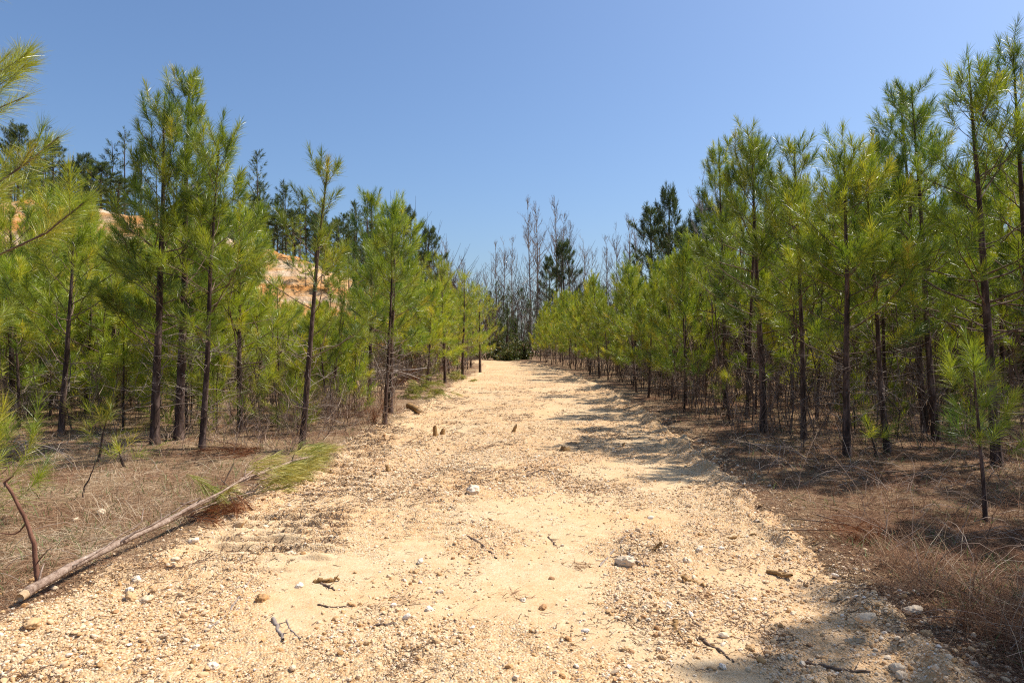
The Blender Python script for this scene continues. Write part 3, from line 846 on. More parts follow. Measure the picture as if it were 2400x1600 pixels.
# far wood: one mass beyond everything, needles, trunks and twigs
def far_wood():
    rg = np.random.default_rng(5)
    fol, wood, tw = [], [], []
    spots = []
    for k in range(330):                                  # beyond the road bend and behind the right stand
        a = rg.random()
        if a < .28: x, y, h = (rg.uniform(-14, 40), rg.uniform(64, 110), rg.uniform(5.5, 9.0)) if rg.random() < .8 else (rg.uniform(-9, 10), rg.uniform(62, 76), rg.uniform(3.5, 6.5))
        else:
            y = rg.uniform(17, 66); x = rg.uniform(13.5, 27) + max(0, (y - 22)) * .30; h = rg.uniform(4.6, 5.8)
        spots.append((x, y, h))
    for k in range(130):
        y = rg.uniform(52, 80); x = -rg.uniform(.14, .95) * y; spots.append((x, y, rg.uniform(4.5, 8.0) + (0.6 if x < -.5 * y else 0)))
    for (x, y, h) in spots:
        z0 = float(gz(x, y)); nt_ = 70
        ph = rg.random(nt_) * 6.28; uz = rg.random(nt_); rr_ = (1.3 * (1 - uz) ** .7 + .2) * rg.random(nt_) ** .5 * h / 6
        tip = np.stack([x + rr_ * np.cos(ph), y + rr_ * np.sin(ph), z0 + h * (.10 + .90 * uz)], -1)
        axx = norm(np.stack([np.cos(ph) * .6, np.sin(ph) * .6, np.full(nt_, .8)], -1))
        fol.append(tufts(rg, tip, axx, np.full(nt_, .4), 22, .34, .028, np.clip(rg.normal(.45, .2, nt_), 0, 1), 2))
        P = np.linspace(0, 1, 5)[:, None] * np.array([0, 0, h]) + np.array([x, y, z0 - .2]) + rg.normal(0, .04, (5, 3))
        wood.append(tubes(P[None], np.linspace(.08, .02, 5)[None], 5))
    o = tag(link('far_wood', None), 'dense mixed wood closing the view beyond the road and behind the stands', 'wood', kind='stuff')
    v, f, t_ = merge(fol); link('foliage', mesh('foliage', v, f, M_needle_old, False, t_), o)
    v, f, t_ = merge(wood); link('trunks', mesh('trunks', v, f, M_bark, True), o)
far_wood()

def bank_pines():
    rg = np.random.default_rng(15); fol, wood = [], []
    k = 0
    while k < 120:
        y = rg.uniform(27, 45); x = -rg.uniform(.12, .85) * y
        z0 = float(gz(x, y)); u = (1200 + 1600 * x / y) * .98
        if hill_h(np.array(x), np.array(y)) < .2: continue
        h = rg.uniform(1.4, 3.4)
        vt = (800 - (z0 + h - EYE) / y * 1600) * .98
        if (645 < u < 745 and 590 < vt < 665 and rg.random() < .86) or (232 < u < 345 and vt < 535): continue
        k += 1; nt_ = 34
        ph = rg.random(nt_) * 6.28; uz = rg.random(nt_); rr_ = (.75 * (1 - uz) ** .8 + .1) * rg.random(nt_) ** .5 * h / 2.6
        tip = np.stack([x + rr_ * np.cos(ph), y + rr_ * np.sin(ph), z0 + h * (.12 + .88 * uz)], -1)
        fol.append(tufts(rg, tip, norm(np.stack([np.cos(ph) * .6, np.sin(ph) * .6, np.full(nt_, .8)], -1)), np.full(nt_, .2), 34, .22, .016, np.clip(rg.normal(.45, .2, nt_), 0, 1), 2))
        wood.append(tubes((np.linspace(0, 1, 4)[:, None] * np.array([0, 0, h]) + np.array([x, y, z0 - .2]))[None], np.linspace(.04, .012, 4)[None], 4))
    o = tag(link('bank_pines', None), 'scattered small young pines growing over the orange clay bank', 'young pines', kind='stuff')
    v, f, t_ = merge(fol); link('foliage', mesh('foliage', v, f, M_needle, False, t_), o)
    v, f, t_ = merge(wood); link('trunks', mesh('trunks', v, f, M_bark, True), o)
bank_pines()

# grey leafless brush at the road end and thin bare undergrowth through the stands
def brush(P0, H, rg, r, nb=5, seg=5, lean=.25, bsp=.4):
    n = len(P0)
    D = norm(np.stack([rg.normal(0, lean, n), rg.normal(0, lean, n), np.ones(n)], -1))
    S = bez(P0, D, H, rg.uniform(-.2, .5, n), seg); S[:, 1:] += rg.normal(0, .03, S[:, 1:].shape) * H[:, None, None]
    a = tubes(S, np.linspace(1, .4, seg)[None] * r[:, None], 3)
    tn = np.repeat(np.clip(rg.normal(.5, .22, n), 0, 1), seg * 3)
    i = np.repeat(np.arange(n), nb); q = rg.integers(1, seg - 1, len(i)); w = rg.random(len(i))[:, None]
    p = S[i, q] * (1 - w) + S[i, q + 1] * w
    d = norm(norm(S[i, q + 1] - S[i, q]) * .9 + rg.normal(0, .5, (len(i), 3)))
    l = H[i] * bsp * rg.uniform(.4, 1.1, len(i))
    C = bez(p, d, l, rg.uniform(0, .6, len(i)), 4)
    b = tubes(C, np.broadcast_to(np.linspace(1, .4, 4), (len(i), 4)) * (r[i] * .6)[:, None], 3)
    tb_ = np.repeat(np.clip(rg.normal(.55, .22, len(i)), 0, 1), 12)
    return merge([(a[0], a[1], tn), (b[0], b[1], tb_)])

rg = np.random.default_rng(21)
n = 430
x = rg.uniform(-13, 14, n); y = rg.uniform(60, 84, n); H = rg.uniform(3, 8.5, n)
v, f, t_ = brush(np.stack([x, y, gz(x, y) - .1], -1), H, rg, .012 + .0032 * H, 9, 6, .12)
tag(link('leafless_thicket', mesh('leafless_thicket', v, f, M_hazewood, False, t_)), 'grey leafless thicket of thin stems closing off the far end of the road', 'thicket', kind='stuff')

n = 15000
x = rg.uniform(-26, 30, n); y = 9.5 + 42 * rg.random(n) ** 1.35
s = road_s(x, y)
k = (s > 0.6) & (np.abs(x) < .85 * y) & (hill_h(x, y) < .6) & ~((x < 0) & (y < 10.8) & (x > -8)) & (rg.random(n) < .35 + .65 * sstep(.4, .6, fbm(x, y, .35, 3, 50)))
x, y = x[k], y[k]; H = rg.uniform(.35, 1.5, len(x)) * np.where(x < 0, 1.0, .85)
v, f, t_ = brush(np.stack([x, y, gz(x, y) - .03], -1), H, rg, .0035 + .0022 * H + .00008 * y, 6, 5, .3, .5)
n = 1700
x = np.concatenate([rg.uniform(3.5, 22, 1350), rg.uniform(-18, -3.5, 350)]); y = rg.uniform(10.5, 40, n)
k = (road_s(x, y) > .9) & (np.abs(x) < .82 * y) & (hill_h(x, y) < .6) & ~((x < 0) & (y < 12)); x, y = x[k], y[k]; H = rg.uniform(1.4, 3.2, len(x))
v2, f2, t2 = brush(np.stack([x, y, gz(x, y) - .03], -1), H, rg, .006 + .004 * H, 9, 6, .07, .28)
v, f, t_ = merge([(v, f, t_), (v2, f2, t2 * .8)])
tag(link('bare_undergrowth', mesh('bare_undergrowth', v, f, M_under, False, t_)), 'brown bare twiggy undergrowth between the pine trunks', 'undergrowth', kind='stuff')

# brown dead brush round the lone leaning pine
n = 330
x = rg.normal(-3.75, .75, n); y = rg.uniform(9.4, 16.5, n); k = road_s(x, y) > .1; x, y = x[k], y[k]
H = rg.uniform(.3, .95, len(x))
v, f, t_ = brush(np.stack([x, y, gz(x, y) - .03], -1), H, rg, .0028 + .0015 * H, 7, 5, .55, .6)
tag(link('dead_brush', mesh('dead_brush', v, f, M_cane, False, np.clip(t_ - .15, 0, 1))), 'tangled grey brown dead brush along the left road edge', 'brush', kind='stuff')

# evergreen shrubs at the end of the road
def shrub(x, y, w, h, label, seed):
    rg = np.random.default_rng(seed)
    o = thing('evergreen_shrub', label, 'shrub', (x, y, float(gz(x, y))), group='shrubs at the road end')
    n = 26
    az = rg.random(n) * 6.28; el = np.radians(rg.uniform(15, 85, n))
    d = np.stack([np.cos(az) * np.cos(el), np.sin(az) * np.cos(el), np.sin(el)], -1)
    S = bez(np.zeros((n, 3)), d, rg.uniform(.5, 1, n) * h, rg.uniform(-.5, .3, n), 5) * np.array([w / h, w / h, 1])
    link('stems', mesh('stems', *tubes(S, np.broadcast_to(np.linspace(1, .4, 5), (n, 5)) * .02, 4), M_branch, True), o)
    K = 420
    i = rg.integers(0, n, K); q = rg.integers(1, 5, K)
    tip = S[i, q] + rg.normal(0, .16, (K, 3)) * np.array([1, 1, .7]); tip[:, 2] = np.abs(tip[:, 2])
    v, f, t_ = tufts(rg, tip, norm(rg.normal(0, 1, (K, 3)) + np.array([0, 0, .6])), np.full(K, .12), 14, .15, .05, np.clip(rg.normal(.45, .25, K), 0, 1), 2)
    link('foliage', mesh('foliage', v, f, M_shrub, False, t_), o)
for i, (x, y, w, h, lab) in enumerate(((-1.2, 59, 2.0, 2.6, 'dark evergreen shrub with yellowish tips at the end of the road'), (0.9, 57.5, 1.7, 2.0, 'low dark shrub right of the yellowish one at the road end'), (-3.4, 60, 1.8, 1.5, 'low dark shrub at the left of the road end'),
                                        (-.2, 56, 1.5, .9, 'flat green cut bough heap in front of the road end shrubs'))):
    shrub(x, y, w, h, lab, 60 + i)

# ------------------------------------------------------------------ cut trunk with green boughs, debris
def stick_mesh(P, r, k=6, cap=True):
    P = np.asarray(P, float)[None]
    return tubes(P, np.asarray(r, float)[None], k, cap)

def smooth_path(pts, M=14, jit=0.0, rg=None):
    pts = np.asarray(pts, float); t = np.linspace(0, len(pts) - 1, M)
    P = np.stack([np.interp(t, np.arange(len(pts)), pts[:, j]) for j in range(3)], -1)
    for _ in range(2): P[1:-1] = .25 * P[:-2] + .5 * P[1:-1] + .25 * P[2:]
    if jit: P[1:-1] += rg.normal(0, jit, P[1:-1].shape)
    return P

rg = np.random.default_rng(31)
def gp(u, v, dz=0.0):
    x, y = px(u, v); z = float(gz(x, y))
    d = 1600 * (EYE - z - dz) / (v - 800); return [(u - 1200) / 1600 * d, d, z + dz]

log = thing('fallen_trunk', 'long slim fallen pine trunk with green boughs lying along the left road edge', 'fallen trunk')
P = smooth_path([gp(60, 1390, .07), gp(110, 1362, .09), gp(335, 1243, .12), gp(480, 1175, .17), gp(575, 1125, .2), gp(675, 1082, .22), gp(735, 1066, .16)], 22, .009, rg)
rad = np.linspace(.031, .011, 22) * (1 + rg.normal(0, .05, 22))
link('trunk', mesh('trunk', *stick_mesh(P, rad, 8), M_log, True), log)
C0 = P[0] - (P[1] - P[0]) * .004
link('cut_end', mesh('cut_end', *stick_mesh([P[0] - (P[1] - P[0]) * .9, P[0] - (P[1] - P[0]) * .3, P[0] + (P[1] - P[0]) * .05], [.025, .029, .0295], 8), M_cut, True), log)
brs = []
for a, b, c, r0 in ((8, gp(560, 1128, .30), gp(640, 1090, .18), .012), (7, gp(505, 1175, .12), gp(600, 1150, .06), .013), (6, gp(420, 1190, .30), gp(470, 1165, .36), .010), (13, gp(590, 1100, .30), gp(650, 1080, .28), .011), (14, gp(640, 1120, .1), gp(690, 1105, .08), .010), (4, gp(330, 1230, .3), gp(338, 1190, .4), .006)):
    Q = smooth_path([P[a], b, c], 9, .006, rg)
    brs.append(tubes(Q[None], np.linspace(r0, r0 * .5, 9)[None], 5))
for a in range(2, 20, 2):
    d_ = norm(np.array([rg.normal(0, 1), rg.normal(0, .4), rg.uniform(.1, 1)])); l_ = rg.uniform(.05, .13)
    brs.append(tubes(smooth_path([P[a], P[a] + d_ * l_ * .6, P[a] + d_ * l_ + [0, .02, 0]], 5)[None], np.linspace(.009, .004, 5)[None], 5))
v, f, _ = merge(brs); link('branches', mesh('branches', v, f, M_log, True), log)
tips, axs = [], []
for (u_, v_, dz, n_) in ((755, 1064, .16, 9), (712, 1078, .22, 9), (655, 1094, .30, 3), (675, 1128, .08, 6), (560, 1128, .26, 2), (460, 1172, .22, 1), (715, 1108, .10, 7)):
    p0 = np.array(gp(u_, v_, dz))
    for _ in range(n_):
        tips.append(p0 + rg.normal(0, 1, 3) * np.array([.09, .17, .08])); axs.append([.80 + rg.normal(0, .14), .50 + rg.normal(0, .16), .16 + rg.normal(0, .18)])
tips = np.array(tips); axs = norm(np.array(axs)); tips[:, 2] = np.maximum(tips[:, 2], gz(tips[:, 0], tips[:, 1]) + .03)
fv, ff, ft = tufts(rg, tips, axs, np.full(len(tips), .30), 80, .22, .0034, np.clip(rg.normal(.66, .26, len(tips)), 0, 1), 3, .25, (38, 8))
link('foliage', mesh('foliage', fv, ff, M_wilted, False, ft), log)

# bent bare stem beside the butt of the trunk
st = thing('bent_stem', 'bent reddish bare sapling stem standing beside the cut end of the fallen trunk', 'stem')
d0 = 4.42
def vp(u, v, d=d0): return [(u - 1200) / 1600 * d, d, EYE + (800 - v) / 1600 * d]
P = smooth_path([vp(92, 1392), vp(88, 1350), vp(80, 1270), vp(62, 1225), vp(38, 1170), vp(10, 1130)], 16, .003, rg)
link('stem', mesh('stem', *stick_mesh(P, np.linspace(.017, .009, 16) * (1 + .5 * np.exp(-np.arange(16) / 1.3)), 8), M_red, True), st)
tw = [tubes(smooth_path([P[9], np.array(vp(40, 1255)), np.array(vp(-10, 1246))], 7)[None], np.linspace(.006, .003, 7)[None], 4),
      tubes(smooth_path([P[15], np.array(vp(20, 1122)), np.array(vp(32, 1115))], 7)[None], np.linspace(.008, .003, 7)[None], 4),
      tubes(smooth_path([P[4], np.array(vp(100, 1300)), np.array(vp(122, 1280))], 7)[None], np.linspace(.005, .002, 7)[None], 4)]
for a_ in tw: link('twig', mesh('twig', a_[0], a_[1], M_red, True), st)

# dark thin dead stem in the clearing
st = thing('dead_stem', 'thin dark forked dead stem poking up in the left clearing', 'stem')
P = smooth_path([gp(195, 1166), [*gp(195, 1166)[:2], .14], [gp(195, 1166)[0] + .10, gp(195, 1166)[1], .28], [gp(195, 1166)[0] + .12, gp(195, 1166)[1], .40]], 10, .006, rg)
link('stem', mesh('stem', *stick_mesh(P, np.linspace(.011, .004, 10), 4), M_bark, True), st)

# arching grey dead boughs at the far left
ar = thing('arched_dead_bough', 'grey dead bough with arching bare twigs at the left edge of the clearing', 'dead bough')
b0 = np.array(gp(10, 1085)); tw = []
for i in range(16):
    e = np.array(gp(rg.uniform(60, 190), rg.uniform(1055, 1105)))
    m1 = b0 * .65 + e * .35; m1[2] += rg.uniform(.12, .34); m2 = b0 * .3 + e * .7; m2[2] += rg.uniform(.12, .30)
    tw.append(tubes(smooth_path([b0 + rg.normal(0, .08, 3) * [1, 1, .3], m1, m2, e + [0, 0, .02]], 10, .004, rg)[None], np.linspace(.008, .003, 10)[None], 4))
for i, a_ in enumerate(tw): link('limb' if i < 5 else 'twig', mesh('limb' if i < 5 else 'twig', a_[0], a_[1], M_dead, True), ar)

def bough(label, u, v, n_, spread, mat, axis, seed, nl=.19, nw=.0032, h=.1, cat='cut bough'):
    rg = np.random.default_rng(seed)
    x, y, z = gp(u, v)
    o = thing('cut_bough', label, cat, (x, y, z))
    tips = rg.normal(0, 1, (n_, 3)) * np.array([spread, spread * .9, h * .6]); tips[:, 2] = np.abs(tips[:, 2]) + .03
    tips[:, 2] += h * np.exp(-(tips[:, 0] ** 2 + tips[:, 1] ** 2) / spread ** 2)
    ax = norm(np.array(axis) + rg.normal(0, .3, (n_, 3)))
    st = bez(tips - ax * .45, ax, np.full(n_, .45), np.zeros(n_), 4)
    gw = gz(st[..., 0] + x, st[..., 1] + y) - z
    st[..., 2] = np.maximum(st[..., 2], gw - .01)
    link('stems', mesh('stems', *tubes(st, np.broadcast_to(np.linspace(1, .5, 4), (n_, 4)) * .006, 4), M_branch, True), o)
    v_, f_, t_ = tufts(rg, tips, ax, np.full(n_, .3), 60, nl, nw, np.clip(rg.normal(.5, .15, n_), 0, 1), 3, .3, (45, 8))
    link('foliage', mesh('foliage', v_, f_, mat, False, t_), o)
    return o
bough('deep green cut pine bough lying on the gravel at the left road edge', 1000, 932, 44, .38, M_wilted, (.8, -.2, .05), 71, nw=.006, h=.3)
bough('yellowing cut pine bough on the debris pile left of the road', 1000, 888, 26, .5, M_wilted, (.6, .2, .1), 72, nw=.008, h=.35)
bough('yellow green cut bough at the far edge of the debris pile', 958, 872, 24, .55, M_wilted, (.6, .2, .1), 73, nw=.008, h=.4)
bough('small green bough farthest along the left road edge', 1066, 893, 16, .4, M_wilted, (.8, .1, .05), 74, nw=.009, h=.25)
bough('rust orange dead bough on top of the debris pile', 962, 906, 26, .45, M_needle_dead, (.3, .1, .3), 75, nw=.007, h=.35, cat='dead bough')
bough('rust red dead bough leaning at the far end of the debris pile', 1015, 872, 22, .4, M_needle_dead, (.2, .1, .8), 76, nw=.009, h=.8, cat='dead bough')
bough('bright orange patch of dead needles at the foot of the slim reddish pine', 893, 990, 9, .13, M_needle_dead, (.1, .1, .6), 77, h=.15, cat='dead bough')
bough('orange dead needle bough lying in the left brush', 835, 978, 12, .3, M_needle_dead, (.8, .1, .1), 78, h=.1, cat='dead bough')
bough('rust coloured dead bough on the ground left of the fallen trunk', 560, 1064, 14, .25, M_needle_dead, (.8, .3, .05), 79, h=.05, cat='dead bough')
bough('orange clump of dead pine needles in the grass on the right', 2010, 1262, 10, .14, M_needle_dead, (.3, -.3, .3), 80, nl=.2, nw=.0022, h=.05, cat='dead bough')
bough('dry brown clump of needles under the middle of the fallen trunk', 520, 1215, 12, .16, M_needle_dead, (.6, -.2, .1), 81, h=.06, cat='dead bough')
bough('rust brown dead bough below the low bushy pine', 672, 905, 22, .45, M_needle_dead, (.1, .1, .7), 82, nw=.006, h=.6, cat='dead bough')

# pile of bare grey limbs left of the road
pile = thing('brush_pile', 'pile of bare grey limbs and roots behind the left road edge pines', 'brush pile')
Ps = []
for i in range(70):
    c = np.array(gp(rg.uniform(800, 945), rg.uniform(872, 920))); c[2] += rg.uniform(.05, .75)
    d = norm(np.array([rg.normal(0, 1), rg.normal(0, .6), rg.normal(0, .35)])) * rg.uniform(.5, 1.5)
    Q = smooth_path([c - d, c + rg.normal(0, .1, 3), c + d], 7, .02, rg); Q[:, 2] = np.maximum(Q[:, 2], gz(Q[:, 0], Q[:, 1]) + .02)
    Ps.append(tubes(Q[None], np.linspace(1, .5, 7)[None] * rg.uniform(.008, .035), 5))
for i, a_ in enumerate(Ps): link('limb' if i < 20 else 'twig', mesh('limb' if i < 20 else 'twig', a_[0], a_[1], M_dead, True), pile)
# gravel spoil heaps behind
def heap(u, v, w, dpt, h, label, seed):
    x0, y0, z0 = gp(u, v)
    n = 70; a = np.linspace(-1.3, 1.3, n); X, Y = np.meshgrid(x0 + a * w, y0 + a * dpt)
    rr2 = np.sqrt(((X - x0) / w) ** 2 + ((Y - y0) / dpt) ** 2)
    Z = z0 - .12 + h * np.clip(1 - rr2, -.4, 1) * (0.55 + .9 * fbm(X, Y, 1.3, 4, seed)) + .12 * (fbm(X, Y, 6, 3, seed) - .5)
    V, F = grid(None, None, X, Y, Z)
    tag(link('spoil_heap', mesh('spoil_heap', V, F, bpy.data.materials['sandy_gravel'], True, np.full(len(V), .7))), label, 'spoil heap')
heap(790, 912, 1.9, 1.6, .55, 'low heap of pale gravelly spoil under the bare limbs left of the road', 3.0)
heap(900, 898, 1.8, 1.8, .40, 'flat spread of gravelly spoil beside the cut boughs', 5.0)

# loose cut log by the road
def short_log(name, label, cat, pts, r, mat=M_stump, k=8):
    o = thing(name, label, cat)
    P = smooth_path(pts, 8, .004, rg)
    link('bark', mesh('bark', *stick_mesh(P, np.linspace(r, r * .85, 8), k), mat, True), o)
    e = norm((P[-1] - P[-2])[None])[0]
    link('cut_face', mesh('cut_face', *stick_mesh([P[-1] - e * .01, P[-1] + e * .004], [r * .78, r * .74], k), M_cut, True), o)
short_log('log', 'short thick cut log lying beside the green bough at the left road edge', 'log', [gp(958, 950, .06), gp(972, 956, .07), gp(982, 962, .05)], .075)

# stump stubs in the road
def stub(u, v, hpx, label, wpx, seed, lean=0.0):
    rg = np.random.default_rng(seed)
    x, y, z = gp(u, v); h = hpx / 1600 * y; w = wpx / 1600 * y * .5
    o = thing('stump', label, 'stump', (x, y, z))
    k = 10; th = np.arange(k) / k * 6.283
    lv = np.array([-.04, .0, .35, .7, 1.0]); rd = np.array([1.5, 1.25, 1.0, .85, .7])
    V = []
    for a, b in zip(lv, rd):
        jag = rg.normal(0, .16, k) if a == 1.0 else rg.normal(0, .03, k)
        for j in range(k):
            rr_ = w * b * (1 + rg.normal(0, .1)); V.append([rr_ * math.cos(th[j]) + lean * a * h, rr_ * math.sin(th[j]), (a if a < 0 else a * h) + jag[j] * h])
    F = [[i * k + j, i * k + (j + 1) % k, (i + 1) * k + (j + 1) % k, (i + 1) * k + j] for i in range(4) for j in range(k)]
    o_ = 4 * k
    F2 = [[o_ + j, o_ + j + 1, o_ + 8 - j, o_ + 9 - j] for j in range(4)]
    V = np.array(V)
    link('wood', mesh('wood', V, np.array(F), M_stump, False), o)
    T = V[o_:] * np.array([.97, .97, 1]); T2 = np.vstack([T, T - [0, 0, .004]])
    link('splintered_top', mesh('splintered_top', T2, np.array([[j, j + 1, 8 - j, 9 - j] for j in range(4)]), M_cut, False), o)
stub(1021, 1022, 24, 'pointed broken stump, taller of the close pair on the road', 11, 1, -.12)
stub(1036, 1018, 14, 'small broken stump right beside the taller pointed one', 11, 2, .2)
stub(1203, 1013, 17, 'small slanted tan stump in the middle of the road', 9, 3, .35)
stub(1325, 1055, 11, 'low dark root stump at the tip of the tree shadow on the road', 22, 4)
stub(1459, 1049, 13, 'thin stub in the tree shadow on the right of the road', 7, 5, .3)
stub(909, 1102, 14, 'dark little stump in the tracked ground left of the road middle', 10, 6, -.2)

# ------------------------------------------------------------------ stones
def ico(sub):
    p = (1 + 5 ** .5) / 2
    v = [(-1, p, 0), (1, p, 0), (-1, -p, 0), (1, -p, 0), (0, -1, p), (0, 1, p), (0, -1, -p), (0, 1, -p), (p, 0, -1), (p, 0, 1), (-p, 0, -1), (-p, 0, 1)]
    f = [(0, 11, 5), (0, 5, 1), (0, 1, 7), (0, 7, 10), (0, 10, 11), (1, 5, 9), (5, 11, 4), (11, 10, 2), (10, 7, 6), (7, 1, 8), (3, 9, 4), (3, 4, 2), (3, 2, 6), (3, 6, 8), (3, 8, 9), (4, 9, 5), (2, 4, 11), (6, 2, 10), (8, 6, 7), (9, 8, 1)]
    v = [np.array(a, float) / np.linalg.norm(a) for a in v]
    for _ in range(sub):
        c = {}; nf = []
        def mid(a, b):
            k = (min(a, b), max(a, b))
            if k not in c:
                m = v[a] + v[b]; v.append(m / np.linalg.norm(m)); c[k] = len(v) - 1
            return c[k]
        for a, b, d in f:
            ab, bd, da = mid(a, b), mid(b, d), mid(d, a)
            nf += [(a, ab, da), (b, bd, ab), (d, da, bd), (ab, bd, da)]
        f = nf
    return np.array(v), np.array(f)

def stones(rg, x, y, size, sub, tint, sink=.35):
    iv, jf = ico(sub); n = len(x); m = len(iv)
    shapes = []
    for s in range(14):
        q = np.random.default_rng(900 + s)
        o = np.zeros(m)
        for _ in range(5):
            d = q.normal(size=3); d /= np.linalg.norm(d); o += q.uniform(-.16, .16) * np.cos(iv @ d * q.uniform(1.5, 3.5) + q.random() * 6)
        shapes.append(iv * (1 + o)[:, None] * (1 + (q.normal(0, .06, m))[:, None]))
    S = np.array(shapes)[rg.integers(0, 14, n)]
    sc = np.stack([rg.uniform(.85, 1.35, n), rg.uniform(.7, 1.05, n), rg.uniform(.45, .85, n)], -1) * size[:, None] * .5
    S = S * sc[:, None]
    a = rg.random(n) * 6.28; ca, sa = np.cos(a), np.sin(a)
    X = S[..., 0] * ca[:, None] - S[..., 1] * sa[:, None]; Y = S[..., 0] * sa[:, None] + S[..., 1] * ca[:, None]
    tl = rg.normal(0, .25, n)
    Z = S[..., 2] + X * tl[:, None]
    z = gz(x, y) + sc[:, 2] * (1 - 2 * sink)
    V = np.stack([X + x[:, None], Y + y[:, None], Z + z[:, None]], -1).reshape(-1, 3)
    F = (jf[None] + (np.arange(n) * m)[:, None, None]).reshape(-1, 3)
    return V, F, np.repeat(tint, m)

rg = np.random.default_rng(4)
def scatter_road(n, ymin, ymax, pw=2.0):
    q = rg.random(n); y = (ymin ** (1 - pw) + q * (ymax ** (1 - pw) - ymin ** (1 - pw))) ** (1 / (1 - pw))
    l = np.interp(y, _LY, _LX) - .45; r_ = np.interp(y, _RY, _RX) + .35
    x = l + (r_ - l) * rg.random(n)
    dens = .22 + .78 * sstep(.30, .54, fbm(x, y, .9, 3, 21.0)); edge = np.exp(-((road_s(x, y) + .1) / .3) ** 2)
    dens = np.clip(dens * (.15 + 1.6 * sstep(.35, .7, fbm(x * 1.8, y * .8, 1.6, 3, 61))) + edge * .7, 0, 1)
    k = (rg.random(n) < dens) & (np.abs(x) < .85 * y + .4)
    return x[k], y[k]
parts = []
x, y = scatter_road(110000, 2.6, 10, 1.6); sz = np.clip(rg.lognormal(math.log(.0092), .5, len(x)), .005, .036)
parts.append(stones(rg, x, y, sz, 0, np.clip(rg.beta(2.2, 1.6, len(x)), 0, 1)))
x, y = scatter_road(60000, 7, 40, 1.4); sz = np.clip(rg.lognormal(math.log(.015), .45, len(x)), .008, .045)
parts.append(stones(rg, x, y, sz, 0, np.clip(rg.beta(2.2, 1.6, len(x)), 0, 1)))
x, y = scatter_road(3600, 2.8, 16, 1.9); sz = np.clip(rg.lognormal(math.log(.021), .35, len(x)), .014, .045)
parts.append(stones(rg, x, y, sz, 1, np.clip(rg.beta(1.5, 1.7, len(x)), 0, 1), .25))
v, f, t_ = merge(parts)
tag(link('gravel', mesh('gravel', v, f, M_stone, False, t_)), 'pale and ochre gravel scattered over the sandy road', 'gravel', kind='stuff')

# individual larger stones, seen in the photo
ST = [(1110, 1153, 34, .88, 'fist sized cream rock in the middle of the road, largest one there'), (615, 1405, 26, .12, 'brown angular stone on the left of the road'), (340, 1408, 34, .70, 'long cream stone right of the tan one near the left road edge'), (308, 1405, 26, .30, 'tan flat stone just left of the long cream one'),
      (320, 1363, 24, .92, 'grey white flat stone left of the dry tuft near the left edge'), (305, 1385, 20, .95, 'white rounded stone below the grey flat one near the left edge'), (80, 1462, 34, .35, 'pinkish split stone with a dark hollow at the left road edge'), (68, 1553, 20, .2, 'ochre pebble at the bottom left corner of the road'),
      (450, 1272, 20, .97, 'white stone under the fallen trunk on the gravel edge'), (412, 1312, 18, .75, 'cream stone between the fallen trunk and the road'), (700, 1374, 18, .95, 'white round pebble left of the brown root on the road'), (350, 1522, 16, .18, 'dark ochre stone at lower left of the road'),
      (498, 1563, 24, .93, 'white broken stone at the very bottom of the road, left half'), (878, 1540, 16, .97, 'round white pebble near the bottom left of the centre'), (1005, 1430, 20, .98, 'white pointed stone in the lower middle of the road'), (1030, 1388, 15, .85, 'cream pebble above the white pointed stone'),
      (1226, 1408, 15, .9, 'pale pebble in front of a dry twig tuft, middle of the road'), (1272, 1424, 22, .08, 'dark reddish stone in the lower middle of the road'), (1373, 1480, 18, .97, 'white pebble in the lower right half of the road'), (1468, 1523, 24, .28, 'orange brown stone near the lower shadow on the road'),
      (1619, 1441, 18, 1.0, 'bright white stone on the smooth sand by the small shadow'), (1315, 1583, 16, .1, 'brown pebble at the bottom edge of the road'), (2028, 1447, 38, .72, 'long cream stone at the right road edge'), (2100, 1568, 30, .8, 'pale oval stone at the bottom right road edge, upper of two'), (2112, 1586, 28, .75, 'pale oval stone at the bottom right road edge, lower of two'),
      (2140, 1432, 38, .82, 'cream crumbly rock sitting on the right edge berm'), (2170, 1490, 28, .3, 'ochre stone below the cream rock on the right berm'), (1670, 1568, 20, .35, 'tan stone inside the shadow at the bottom of the road'), (1695, 1563, 18, .97, 'white stone inside the shadow at the bottom of the road'), (1758, 1521, 24, .25, 'ochre round stone right of the bottom shadow'),
      (1640, 1288, 18, .9, 'pale flat stone on the upper right of the sandy patch'), (1525, 1214, 14, .98, 'white flake stone on the right half of the road'), (1690, 1285, 16, .97, 'white flake at the right rim of the sandy patch'), (1610, 1318, 22, .8, 'cream stone with roots beside the thin branch'), (1465, 1322, 34, .85, 'flat greyish pale stone under the end of the long thin branch'),
      (560, 1232, 26, .5, 'grey brown stone in the tracked ground on the left'), (985, 1318, 16, .96, 'white pebble on the clod ridge in the middle of the road'), (760, 1240, 24, .5, 'grey clod stone left of the middle of the road'), (1550, 1540, 18, .4, 'tan stone left of the bottom shadow'), (240, 1202, 18, .85, 'pale flat stone in the left clearing'), (175, 1220, 14, .85, 'small pale stone in the left clearing')]
